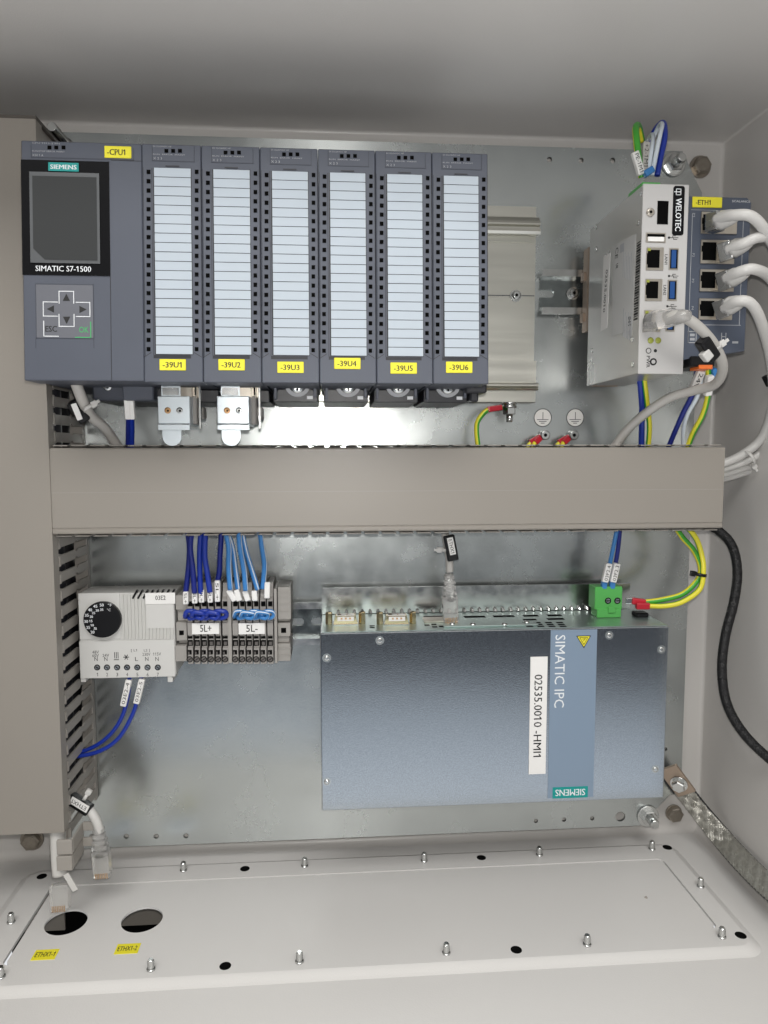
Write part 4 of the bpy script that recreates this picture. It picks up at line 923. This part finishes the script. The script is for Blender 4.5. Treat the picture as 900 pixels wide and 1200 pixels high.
# ------------------------------------------------------------------ metal gateway box at upper right
gx0, gx1, gz1, gz0, gd0, gd1 = 202.6, 232.6, 170.2, 49.6, 24, 120
gw = empty('gateway_box', (gx0 + gx1) / 2, gz0, gd0, 'slim silver industrial gateway box with USB and network sockets on its front edge', 'computer')
b = MB(); b.box(gx0, gx1, gz0 + .3, gz1 - .3, gd0, gd1 - 1.5, bev=.4); b.build('case', 'side_silver', gw)
b = MB(); b.box(gx0 - .3, gx1 + .3, gz0, gz1, gd1 - 1.48, gd1, bev=.3); b.build('front_panel', 'panel_silver', gw)
def wg(px, py): return w(px, py, gd1)
def gb(b, x0, x1, y0, y1, h0, h1, mi=0, bev=0):
    b.box(*bx(x0, x1, y0, y1, wg), gd1 + h0, gd1 + h1, mi, bev); return b
# badge with rounded ends
_q = bx(788.2, 801.6, 218, 276, wg); a, c = (_q[0], _q[3]), (_q[1], _q[2]); r_ = 1.6
pts = [(p[0], p[1]) for p in rrect(a[0], c[0], c[1], a[1], r_)]
bad = MB().prism(pts, gd1 + .02, gd1 + .25).build('maker_badge', 'black_gloss', gw)
text('WELOTEC', ((a[0] + c[0]) / 2, (a[1] * .42 + c[1] * .58), gd1 + .32), (a[1] - c[1]) * .66, (c[0] - a[0]) * .5, 'print_white', bad, dn, rt_, bold=.1)
b = MB(); q0, q1 = wg(792, 221), wg(798, 229); b.box(q0[0], q1[0], q0[1] - .5, q0[1], gd1 + .26, gd1 + .32); b.box(q0[0], q0[0] + .5, q1[1], q0[1], gd1 + .26, gd1 + .32); b.box(q1[0] - .5, q1[0], q1[1], q0[1], gd1 + .26, gd1 + .32); b.box(q0[0], q1[0], q1[1], q1[1] + .5, gd1 + .26, gd1 + .32); b.box(q0[0] - 1.2, q1[0], (q0[1] + q1[1]) / 2 - .25, (q0[1] + q1[1]) / 2 + .25, gd1 + .26, gd1 + .33)
b.build('maker_emblem', 'print_white', bad)
b = MB(); gb(b, 770.2, 783, 235.5, 263, .02, .2); b.build('antenna_cover', 'void', gw)
x, z = wg(762, 249); b = MB(); b.lathe((x, z, gd1 + .02), (0, 0, 1), [(0, 2.7), (.9, 2.5), (1.2, 1.8)], 20); b.lathe((x, z, gd1 + 1.2), (0, 0, 1), [(0, 1.0), (.08, 1.0)], 6, 1); b.build('screw', ['jack_metal', 'void'], gw)
def socket(b0, b1, y0, y1, parent, kind):
    if kind == 'lan':
        b = MB(); gb(b, b0, b1, y0, y1, .02, .5, 0, .2); p_ = b.build('network_socket', 'jack_metal', parent)
        b = MB(); gb(b, b0 + 1.6, b1 - 5, y0 + 3, y1 - 3, .51, .6); gb(b, b0 + .6, b0 + 1.9, y0 + 7, y1 - 7, .51, .6); b.build('socket_opening', 'void', p_)
        b = MB(); gb(b, b0 + 1.4, b0 + 5, y0 + 1.2, y0 + 4.2, .62, .7); b.build('link_light', 'led', p_)
    elif kind == 'usb3':
        b = MB(); gb(b, b0, b1, y0, y1, .02, .4, 0, .15); p_ = b.build('usb_socket', 'jack_metal', parent)
        b = MB(); gb(b, b0 + 1.3, b1 - 1.3, y0 + 1.6, y1 - 1.6, .41, .46); b.build('socket_opening', 'void', p_)
        b = MB(); gb(b, b0 + 2.4, b1 - 3.4, y0 + 2.4, y1 - 2.4, .47, .9); b.build('contact_tongue', 'usb_blue', p_)
    else:
        b = MB(); gb(b, b0, b1, y0, y1, .02, .4, 0, .15); p_ = b.build('usb_socket', 'jack_metal', parent)
        b = MB(); gb(b, b0 + 1.3, b1 - 1.3, y0 + 1.4, y0 + 5, .41, .46); b.build('socket_opening', 'void', p_)
        b = MB(); gb(b, b0 + 2, b1 - 2.4, y0 + 5, y1 - 1.3, .47, .9); b.build('contact_tongue', 'white_label', p_)
socket(756.8, 780, 273, 284.5, gw, 'usb'); socket(757, 777.5, 290, 317, gw, 'lan'); socket(783.8, 795, 291, 316.5, gw, 'usb3')
socket(755.8, 775.8, 327, 352.8, gw, 'lan'); socket(782, 793.3, 328, 352.5, gw, 'usb3'); socket(754.5, 774, 363.5, 389, gw, 'lan'); socket(780, 791, 364, 388.5, gw, 'usb3')
def gt(s_, px, py, L, H, parent=gw):
    x, z = wg(px, py); text(s_, (x, z, gd1 + .06), L * .63, H * .63, 'print_black', parent, dn, rt_, bold=.05)
gt('LAN1', 780.6, 304, 10, 3.0); gt('LAN2', 779, 340, 10, 3.0); gt('PWR', 759.5, 424, 12, 3.8)
b = MB()
for px, py in ((789, 278.5), (789, 323.5), (787, 359)):
    gb(b, px - 5, px + 6, py - .35, py + .35, .02, .09); x, z = wg(px - 5, py); b.lathe((x, z, gd1 + .02), (0, 0, 1), [(0, .8), (.08, .8)], 10)
    gb(b, px - 1, px + 3, py - 2.4, py - 1.7, .02, .09); gb(b, px - 1, px - .4, py - 2.4, py, .02, .09); gb(b, px, px + 4.5, py + 1.7, py + 2.4, .02, .09); gb(b, px + 0, px + .6, py, py + 2.4, .02, .09)
b.build('usb_symbol', 'print_black', gw)
for px in (762.5, 771.3):
    x, z = wg(px, 399); b = MB(); b.lathe((x, z, gd1 + .02), (0, 0, 1), [(0, 2.1), (.4, 1.9), (.8, 1.0)], 16); b.build('indicator_light', 'led', gw)
b = MB(); x, z = wg(768, 411); b.lathe((x, z, gd1 + .02), (0, 0, 1), [(0, 1.1), (.1, 1.1)], 14); x, z = wg(760, 411); b.lathe((x, z, gd1 + .02), (0, 0, 1), [(0, 1.9), (.08, 1.9), (.08, 1.4), (.02, 1.4)], 18, capped=False); b.build('reset_button', 'print_black', gw)
b = MB(); x, z = wg(765.5, 424); b.lathe((x, z, gd1 + .02), (0, 0, 1), [(0, 2.4), (.2, 2.4)], 18); b.lathe((x, z, gd1 + .2), (0, 0, 1), [(0, 1.3), (.2, 1.3)], 14, 1); b.build('power_button', ['print_black', 'panel_silver'], gw)
# left flank: labels lying on the plane x = gx0
def side(px, py): return wsd(px, py, gx0 - .05)            # d, z
def flank(name, quad, m, parent, off=.12):
    pts = [side(*q) for q in quad]; b = MB(); b.prof(pts, gx0 - off, gx0 - .02); return b.build(name, m, parent)
def flank_text(s_, p0, p1, H, m, parent, off=.2, bold=.06):
    a, c = side(*p0), side(*p1); A = Vector((gx0 - off, a[1], a[0])); C = Vector((gx0 - off, c[1], c[0])); u = (C - A)
    return text(s_, (A + C) / 2, u.length, H, m, parent, u, Vector((0, u.z, -u.y)), bold=bold)
q = flank('id_label', [(707.5, 301), (715.5, 296), (711.5, 384), (704, 388.5)], 'white_label', gw, .2)
flank_text('02535.0010', (711.5, 316), (708, 366), 3.9, 'print_black', q, .26)
q = flank('rating_label', [(720.5, 288), (745.5, 274), (741, 386.5), (716.5, 394.5)], 'silver_label', gw, .15)
flank_text('CE', (723.5, 290), (722.5, 303), 5, 'print_black', q)
flank_text('UK', (723.3, 309), (723, 315), 4, 'print_black', q); flank_text('845', (738.5, 371), (737.5, 382), 5.5, 'print_black', q)
b = MB()
for k in range(30):
    a_ = side(748.6 - k * .14, 284 + k * 3.1); hgt = (0.35, .7, .5, .9)[k % 4]; b.box(gx0 - .24, gx0 - .02, a_[1] - hgt, a_[1] + hgt * .6, a_[0] - 2.6, a_[0] + 3.4)
b.build('barcode', 'print_black', q)
b = MB()
for k in range(6):
    for j in range(2):
        a_ = side(731 + k * 1.8, 300 + j * 70 + k); b.box(gx0 - .24, gx0 - .02, a_[1] - 14, a_[1] + 5 - (k * 7 % 5), a_[0] - .4, a_[0] + .35)
b.build('small_print', 'print_grey', q)
flank('square_code_field', [(727, 287), (731.5, 284.5), (731.2, 294.5), (726.8, 297)], 'print_grey', q, .24)
b = MB()
for px, py in ((751, 227), (748, 261), (698.5, 266), (698.5, 292), (694, 411), (741, 398), (741.5, 427)):
    a_ = side(px, py); b.lathe((gx0 - .02, a_[1], a_[0]), (-1, 0, 0), [(0, 2.0), (.6, 1.6)], 12)
b.build('side_screw', 'bright_steel', gw)
# clip on the DIN rail and the foot
b = MB(); a_, c_ = w(691, 289, 20), w(696.5, 388, 20); b.box(a_[0] - 1, gx0 + 4, c_[1], a_[1], 9, 20, bev=.6); b.box(a_[0] - 2.6, a_[0] + 3, a_[1] - 25, a_[1] - 18, 8, 15, bev=.5); b.box(a_[0] - 2.6, a_[0] + 3, c_[1] + 8, c_[1] + 15, 8, 15, bev=.5); b.build('rail_clip', 'bronze_clip', gw)
b = MB(); a_, c_ = w(695, 441, 30), w(724, 452.5, 30); b.box(a_[0], c_[0], c_[1], gz0 + .2, 26, 30, bev=.4); b.build('mounting_foot', 'bronze_clip', gw)
# green terminal on top
b = MB(); gzt = gz1 - .2; b.box(gx0 + 1.5, gx0 + 14, gzt, gzt + 3.4, 92, 114, bev=.4); b.build('terminal_plug', 'green_plug', gw)

# ------------------------------------------------------------------ network switch at far right
sx0, sx1, sz1, sz0, sd = 236.5, 285.5, 169.2, 60.5, 102
sw = empty('network_switch', (sx0 + sx1) / 2, sz0, 20, 'blue grey network switch with a column of sockets, far right beside the gateway box', 'switch')
b = MB(); b.prism([(sx0, sz0), (sx0 + 30, sz0 + 4.5), (sx1 - .6, sz0 + 7), (sx1, sz1 - 3), (sx1 - 3, sz1), (sx0, sz1)], 20, sd); b.build('body', 'switch_body', sw)
b = MB(); b.box(sx1 - .2, sx1 + 12, sz0 + 10, sz1 - 8, 20, sd - 22, bev=1); b.build('rear_housing', 'module_dark', sw)
def wsw(px, py): return w(px, py, sd)
def sb(b, x0, x1, y0, y1, h0, h1, mi=0, bev=0):
    b.box(*bx(x0, x1, y0, y1, wsw), sd + h0, sd + h1, mi, bev); return b
b = MB(); sb(b, 811, 846, 231, 243.5, .02, .6, 0, .3); lb = b.build('id_label', 'yellow', sw); a, c = wsw(815, 234.5), wsw(832, 240.5)
text('-ETH1', ((a[0] + c[0]) / 2, (a[1] + c[1]) / 2, sd + .68), c[0] - a[0], a[1] - c[1], 'print_black', lb, bold=.08)
a, c = wsw(858, 234.5), wsw(879, 237.5); text('SCALANCE', ((a[0] + c[0]) / 2, (a[1] + c[1]) / 2, sd + .1), c[0] - a[0], a[1] - c[1], 'print_white', sw)
b = MB()
for q in ((808.6, 809.2, 250, 402), (858, 865, 400, 402.5)): sb(b, *q, .02, .1)
for q in ((810, 846, 246, 246.5), (805, 868, 380.5, 381.2), (868.5, 869.2, 250, 381), (845, 846, 390, 400), (850, 851, 390, 400), (845, 851, 394, 395), (806, 816, 388, 389), (806, 816, 401, 402), (806, 807, 388, 402), (815.3, 816.2, 388, 402), (808.5, 814, 391, 394), (808.5, 814, 396, 399)): sb(b, *q, .02, .1)
b.build('printed_marks', 'print_grey', sw)
for k, (py) in enumerate((252, 299, 329, 361)):
    x, z = wsw((813, 812.6, 812, 811.5)[k], py); text('P%d' % (k + 1), (x, z, sd + .1), 2.4, 1.6, 'print_grey', sw, dn, rt_)
ports = [(821, 863, 249, 274.5), (820.5, 860, 281.5, 309.5), (819.5, 859.5, 316, 342), (818.3, 857.5, 350, 375)]
for (x0_, x1_, y0_, y1_) in ports:
    b = MB(); sb(b, x0_, x1_, y0_, y1_, .02, 1.2, 0, .3); p_ = b.build('network_socket', 'jack_metal', sw)
    b = MB(); sb(b, x0_ + 1.8, x0_ + 17.5, y0_ + 3, y1_ - 4, 1.21, 1.4); sb(b, x0_ + .6, x0_ + 2.4, y0_ + 7, y0_ + 14, 1.21, 1.39); b.build('socket_opening', 'void', p_)
a, c = w(808, 406, sd), w(836, 430, sd)
b = MB(); b.box(a[0], c[0], c[1], sz0 + 3, sd - 30, sd + 2, bev=.8); cb = b.build('supply_plug', 'black', sw)
b = MB(); a, c = w(817, 428, sd), w(833, 433, sd); b.box(a[0], c[0], c[1], a[1], sd - 10, sd + 2.5, bev=.3); b.build('release_tab', 'orange', cb)

# four pale ethernet cables from the switch, leaving to the right and coming back to the duct end
cg = 'pale ethernet cables from the network switch'
def plugsw(o, p, q):
    P, Q = w3(p), w3(q); u = (Q - P).normalized(); n_ = Vector((0, 0, 1)); n_ = (n_ - u * n_.dot(u)).normalized(); v = n_.cross(u)
    b = MB(); b.rbox(P + u * 3, u, v, 9, 12.2, 9, bev=.7); b.build('plug', 'bright_steel', o)
    L = (Q - P).length; b = MB(); b.tube([P + u * 6, P + u * 9, P + u * (L * .75), P + u * L], [6.4, 6.6, 5.4, 3.3], 12, flat=.9); b.build('boot', 'cable_light', o)
cabs = [([(838, 258, 112), (862, 252, 126), (884, 256, 130), (905, 285, 120), (930, 340, 90)], 'topmost pale cable arching out of the first switch socket', (833, 262, 106), (866, 252, 124)),
        ([(852, 293, 112), (872, 285, 122), (890, 278, 124), (906, 284, 115), (935, 330, 80)], 'pale cable from the second switch socket, sloping up to the right', (847, 296, 107), (880, 284, 122)),
        ([(850, 327, 112), (868, 318, 124), (886, 316, 126), (906, 330, 112), (940, 380, 80)], 'pale cable from the third switch socket', (846, 330, 107), (876, 319, 123)),
        ([(848, 362, 112), (864, 353, 124), (880, 356, 126), (892, 378, 118), (903, 420, 95), (906, 470, 70), (893, 512, 50), (868, 534, 42), (840, 546, 38)], 'lowest pale cable curving down from the fourth switch socket to the duct end', (843, 363, 107), (872, 352, 123))]
for P_, lab, a_, c_ in cabs:
    o = wire(P_, 3.5, 'light', lab, cg, cat='cable', name='ethernet_cable'); plugsw(o, a_, c_)
for k, dz in enumerate((0, 7, 13)):
    o = wire([(936, 450 + dz, 62 - 4 * k), (915, 505 + dz, 50 - 4 * k), (888, 533 + dz, 42 - 4 * k), (862, 545 + dz * .9, 38 - 4 * k), (835, 553 + dz * .8, 34 - 4 * k)], 3.2, 'light', ['upper', 'middle', 'lowest'][k] + ' pale cable of the bundle entering the right end of the horizontal duct', 'cables bundled at the duct end', cat='cable', name='ethernet_cable')
    if k == 0: tie(o, (877, 537, 44), 6.5, (-.8, -.5), tail=(2.5, 1)); sleeve(o, (897, 440, 60), (903, 452, 60), 4, None, 'black', 'cable_wrap', th=6)

# grey ethernet lead from the gateway
o = wire([(780, 374, 136), (795, 370, 142), (815, 380, 142), (836, 403, 136), (847, 430, 124), (838, 450, 108), (812, 458, 92), (785, 466, 80), (757, 484, 70), (735, 504, 62), (716, 530, 55)], 3.3, 'grey', 'grey ethernet lead looping from the gateway box down into the duct', cat='cable', name='ethernet_cable', per=10)
P, Q = w3((760, 376, 121)), w3((798, 371, 143)); u = (Q - P).normalized()
b = MB(); b.tube([P, P + u * 4, P + u * 16, P + u * 24, P + u * 30], [6.0, 6.9, 6.6, 5.0, 3.6], 14, flat=.85); b.build('boot', 'clear_plug', o)
b = MB(); P = w3((763, 383, 122)); b.rbox(P, (1, .1, 0), (0, 1, 0), 10, 6, 6, bev=.5); b.build('plug', 'clear_plug', o)
sleeve(o, (822, 398, 140), (836, 420, 134), 8, None, 'black', 'cable_wrap', th=8); tie(o, (838, 408, 134), 3.6, (.7, -1), tail=(2.5, 1))
sleeve(o, (824, 412, 139.5), (831, 421, 138), 6, None, 'cable_light', 'tie_head', th=5)

# wires under the gateway and the switch
for P_, k_, lab, r, ph in (([(748, 430, 70), (752, 470, 62), (752, 500, 56), (751.5, 530, 52)], 'blue', 'thick blue wire hanging from the gateway box into the duct', 2.2, 0),
                       ([(753, 430, 72), (758, 470, 64), (761, 500, 58), (759, 530, 54)], 'gy', 'green and yellow wire hanging beside the blue one under the gateway box', 1.9, 3)):
    wire(P_, r, k_, lab, 'wires under the gateway box', phase=ph)
for P_, k_, lab, r, ph in (([(818, 428, 90), (812, 460, 80), (800, 485, 70), (790, 508, 62), (780, 532, 56)], 'navy', 'dark blue wire from the black switch plug, leftmost of three', 1.9, 0),
                       ([(824, 428, 92), (818, 462, 82), (806, 485, 72), (801, 505, 64), (801, 532, 57)], 'white', 'pale striped wire from the black switch plug, middle of three', 1.5, 0),
                       ([(830, 430, 92), (830, 460, 82), (824, 485, 72), (812, 508, 64), (803, 532, 58)], 'gy', 'green and yellow wire from the black switch plug, rightmost of three', 2.0, 8)):
    o = wire(P_, r, k_, lab, 'wires from the switch plug', phase=ph)
    if k_ == 'navy': sleeve(o, (822, 434, 93), (812, 456, 86), 5.5, '24V', th=4.5)
    if k_ == 'gy': sleeve(o, (832, 440, 93), (829, 463, 86), 5, None, th=4.5)
    if k_ == 'white': sleeve(o, (836, 432, 93), (838, 442, 90), 3.4, None, 'wire_sky', 'ferrule', th=3.4)
# wires on top of the gateway box
tg = 'wires on top of the gateway box'
o = wire([(752, 208, 90), (749, 190, 92), (746, 165, 92), (745, 150, 86), (748, 148, 76), (752, 165, 66)], 2.3, 'gy', 'green and yellow wire with marker rising from the top of the gateway box', tg, phase=2)
sleeve(o, (743.5, 178, 95), (751.5, 205, 93), 4.8, 'PE-1M1', th=4)
o = wire([(764, 206, 92), (768, 185, 94), (773, 160, 94), (776, 146, 86), (772, 148, 74), (764, 165, 64)], 1.5, 'white', 'pale blue wire arching above the gateway box', tg, phase=5); sleeve(o, (757, 167, 91), (755, 200, 92), 4.8, '+2-1M1', 'cable_grey', th=4)
sleeve(o, (762, 205, 94), (758, 198, 94), 7, None, 'wire_sky', 'ferrule', th=5)
o = wire([(770, 206, 90), (774, 185, 90), (779, 160, 90), (777, 144, 80), (768, 152, 68), (760, 170, 62)], 2.0, 'blue', 'dark blue wire, tallest of the arch above the gateway box', tg)
o = wire([(759, 206, 92), (762, 185, 93), (765, 166, 90), (764, 158, 80), (758, 165, 66)], 1.5, 'white', 'white wire between the markers above the gateway box', tg)
# cables beneath the controller
o = wire([(82, 432, 92), (90, 452, 90), (97, 470, 84), (106, 487, 74), (124, 503, 62), (142, 530, 50)], 3.6, 'grey', 'grey ethernet lead leaving the controller unit, bound with a black wrap', cat='cable', name='ethernet_cable')
sleeve(o, (84, 470, 82), (101, 493, 76), 8, None, 'black', 'cable_wrap', th=8); sleeve(o, (86, 473, 88), (94, 492, 86), 3.6, None, 'white_label', 'wire_marker', th=1); tie(o, (104, 478, 82), 3.6, (.6, -1), tail=(2.5, 1))
for i, (dx, k_) in enumerate(((-2.0, 'navy'), (2.2, 'blue'))):
    o = wire([(151 + dx * .6, 462, 74), (152 + dx * .6, 480, 68), (152.5 + dx, 500, 60), (152 + dx, 530, 54)], 1.8, k_, ['left blue wire of the pair under the display unit', 'right blue wire of the pair under the display unit'][i], 'pair of blue wires under the controller')
    sleeve(o, (151 + dx * 1.3, 466, 74 + i * .7), (153 + dx * 1.3, 491, 69 + i * .7), 3.4, None, th=3.8)
# earth wire at the rail bolt
o = wire([(588, 478, 16), (575, 479, 18), (565, 486, 20), (558.5, 500, 22), (561, 530, 26)], 2.0, 'gy', 'green and yellow earth wire curving from the bolt under the rail', 'earth wires along the duct', phase=5)
sleeve(o, (571, 480, 19), (588, 477.5, 17.5), 4.4, None, 'red_lug', 'crimp_lug', th=4.4)
for i, (cx, lx) in enumerate(((638, 'left'), (671.5, 'right'))):
    x, z = w(636 + 38 * i, 489.5, 0)
    s_ = MB().lathe((x, z, .02), (0, 0, 1), [(0, 7.5), (.12, 7.5)], 36).build('earth_sticker', 'white_label'); tag(s_, 'round white earth symbol sticker on the plate, the %s one of two' % lx, 'sticker', 'earth symbol stickers')
    b = MB(); n = 40
    for k in range(n):
        t0, t1 = 2 * math.pi * k / n, 2 * math.pi * (k + 1) / n
        b.prism([(x + r_ * math.cos(t_), z + r_ * math.sin(t_)) for r_, t_ in ((7.5, t0), (7.5, t1), (6.9, t1), (6.9, t0))], .13, .2)
    b.box(x - .15, x + .35, z - 1.4, z + 4.6, .13, .22); b.box(x - 4.8, x + 4.8, z - 1.8, z - 1.3, .13, .2); b.box(x - 3.2, x + 3.2, z - 3.3, z - 2.8, .13, .2); b.box(x - 1.6, x + 1.6, z - 4.7, z - 4.2, .13, .2)
    b.build('printed_symbol', 'print_black', s_)
    x, z = w(cx, 510, 3); t = empty('earth_screw', x, z, 0, 'round zinc screw under the %s earth sticker' % lx, 'screw', 'earth screws')
    b = MB(); b.lathe((x, z, .3), (0, 0, 1), [(0, 4.6), (1.6, 4.6)], 22); b.lathe((x, z, 1.9), (0, 0, 1), [(0, 4.0), (3.4, 4.0), (4.2, 3.2)], 20); b.lathe((x, z, 6.1), (0, 0, 1), [(0, 1.5), (.1, 1.5)], 6, 1); b.build('screw_head', ['bright_steel', 'void'], t)
    for j, (dx, dy) in enumerate(((-18, 12), (-10, 15))):
        o = wire([(cx - 8 + j * 2, 512 + j * 2, 6 + j * 3), (cx - 14 + j * 3, 517 + j, 8 + j * 3), (cx + dx - 3, 526, 10 + 3 * j), (cx + dx - 4, 540, 12)], 1.7, 'gy', '%s green and yellow earth wire stub at the %s earth screw' % (['outer', 'inner'][j], lx), 'earth wires along the duct', phase=3)
        sleeve(o, (cx - 5, 512 + j, 7 + j * 2.5), (cx - 17 + j * 6, 518.5 + j * .5, 9 + j * 3), 4.6, None, 'red_lug', 'crimp_lug', th=4)
# black braided conduit on the right wall
o = None
P_ = [(822, 612, 38), (842, 622, 42), (858, 640, 46), (864, 670, 50), (860, 705, 54), (850, 745, 58), (846, 785, 62), (852, 825, 68), (872, 860, 76), (905, 892, 86), (940, 915, 95)]
sp_ = spline([w3(p) for p in P_], 14); b = MB(); b.tube(sp_, [3.4 + .15 * math.sin(i * 1.7) for i in range(len(sp_))], 16)
o = b.build('braided_conduit', 'black_sleeve', None, at=V(*sp_[0])); tag(o, 'black braided conduit curving out of the duct end down the right wall', 'cable')
sp2 = sp_; b = MB()                                        # raised crossing threads
for ph in range(6):
    for sgn in (1, -1):
        pts = []
        for i in range(0, len(sp2) - 1):
            t_ = (sp2[i + 1] - sp2[i]).normalized(); u_ = Vector((0, 0, 1)); u_ = (u_ - t_ * u_.dot(t_)).normalized(); v_ = t_.cross(u_)
            an = sgn * i * .8 + ph * math.pi / 3; pts.append(sp2[i] + (u_ * math.cos(an) + v_ * math.sin(an)) * 3.55)
        b.tube(pts, .26, 4)
b.build('braid_thread', 'black', o, kind='stuff')
# flat braided earth strap, lower right
sa = [(784, 905, 8), (799, 924, 11)]
for px, py in ((822, 953), (845, 981), (868, 1007), (895, 1034), (925, 1060)): sa.append((px, py, max(13, wsd(px, py, XR - 9)[0])))
sp_ = spline([w3(p) for p in sa], 24)
st = empty('earth_strap', *w3(sa[0]), 'flat tinned copper braid strap running from the plate corner to the lower right', 'earth strap')
b = MB(); nS = 11; WD = 17.5
def frame(i):
    t_ = (sp_[min(i + 1, len(sp_) - 1)] - sp_[max(i - 1, 0)]).normalized(); v_ = Vector((0.62, 0.45, 0.55)); v_ = (v_ - t_ * v_.dot(t_)).normalized(); return t_, v_, t_.cross(v_)
R = []
for i, p in enumerate(sp_):
    t_, v_, n_ = frame(i); R.append([b._v(p + v_ * a_ * WD / 2 + n_ * h_) for a_, h_ in ((-1, -.9), (1, -.9), (1, .9), (-1, .9))])
for a_, c_ in zip(R, R[1:]):
    for k in range(4): b.bm.faces.new((a_[k], a_[(k + 1) % 4], c_[(k + 1) % 4], c_[k]))
b.build('strap_core', 'module_dark', st)
b = MB(); N = len(sp_); arc = [0.0]
for i in range(1, N): arc.append(arc[-1] + (sp_[i] - sp_[i - 1]).length)
for ph in range(9):
    for sgn in (1, -1):
        for face in (1, -1):
            pts = []
            for i in range(26, N):
                t_, v_, n_ = frame(i); s_ = (arc[i] / 17.0 + ph / 4.5) % 2.0; tri = s_ if s_ < 1 else 2 - s_
                over = math.sin(arc[i] * 1.1 + ph * 2.1) * .35 * sgn
                pts.append(sp_[i] + v_ * (tri * 2 - 1) * sgn * WD / 2 * .96 + n_ * face * (1.2 + over))
            b.tube(pts, .72, 5)
b.build('braid_strand', 'braid', st, kind='stuff')
P, Q = w3((782, 899, 11)), w3((805, 930, 15)); u = (Q - P).normalized(); v_ = Vector((.62, .45, .55)); v_ = (v_ - u * v_.dot(u)).normalized()
b = MB(); b.rbox((P + Q) / 2, u, v_, (Q - P).length, 17, 3.2, bev=.6); lug = b.build('strap_lug', 'bronze_clip', st)
ax = u.cross(v_); ax = ax if ax.z > 0 else -ax; C_ = w3((796, 917, 14)) + ax * 1.4
b = MB(); b.lathe(C_, ax, [(0, 7), (1.2, 7)], 22); b.lathe(C_ + ax * 1.2, ax, [(0, 5.6), (4.2, 5.6), (5, 4.8)], 6); b.build('strap_bolt', 'bright_steel', st)

# two loose patch cables at lower left
o = wire([(76, 930, 40), (92, 938, 52), (104, 948, 60), (113, 962, 62), (117, 975, 62)], 3.4, 'light', 'short pale patch lead with black wrap hanging beside the duct, plug downwards', 'loose patch leads at lower left', cat='cable', name='patch_lead')
sleeve(o, (82, 934, 58), (106, 950, 62), 8, None, 'black', 'cable_wrap', th=8); sleeve(o, (83, 937, 64), (103, 949, 67), 5.2, 'ETHX1', 'white_label', 'wire_marker', th=1, flip=True)
rj45(o, (121, 1026, 60), (115, 968, 62), wd=12); tie(o, (101, 933, 60), 3, (.8, -.5), tail=(1.5, 0))
o = wire([(66, 900, 66), (67, 960, 70), (68, 1000, 74), (70, 1025, 76)], 5.0, 'light', 'pale patch lead at the foot of the vertical duct, clear plug above the left hole', 'loose patch leads at lower left', cat='cable', name='patch_lead')
rj45(o, (71, 1066, 80), (70, 1026, 76), wd=12.5, boot=False)
b = MB(); A_ = w3((76, 1028, 80)); b.rbox(A_ + Vector((5, -2, 3)), (.5, -1, 0), (1, .5, 0), 14, 4, 1.4, bev=.3); b.build('latch', 'cable_light', o)
for k, yy in enumerate((985, 1004)):
    b = MB(); a, c = w(66, yy, 84), w(85, yy + 16, 84); b.box(a[0], c[0], c[1], a[1], 82, 84.4, bev=.4); b.box(c[0] - 1.4, c[0] + .1, c[1], a[1], 60, 81.9, bev=.3); b.box(c[0], c[0] + 8, c[1] + 5, a[1] + 1, 60, 62, bev=.2); b.build('duct_finger_end', 'duct_side', vd)

# dark cables added inside the vertical duct to darken its slots
for k, (xx, dd, rr, mm) in enumerate(((-203, 20, 7.5, 'black'), (-204, 37, 8.0, 'module_dark'), (-203, 55, 8.0, 'black'), (-212, 30, 9.0, 'module_dark'))):
    b = MB(); b.tube(spline([(xx + 1.5 * math.sin(j * 1.7 + k), -262 + j * 78, dd + 1.5 * math.cos(j * 1.3 + k)) for j in range(7)], 4), rr, 12)
    o = b.build('slot_darkening_cable', mm); tag(o, 'added dark cable that darkens the slots of the vertical duct, %s of four' % ('nearest the plate', 'in the middle', 'nearest the lid', 'deepest inside')[k], 'cable', 'added dark cables inside the vertical duct')
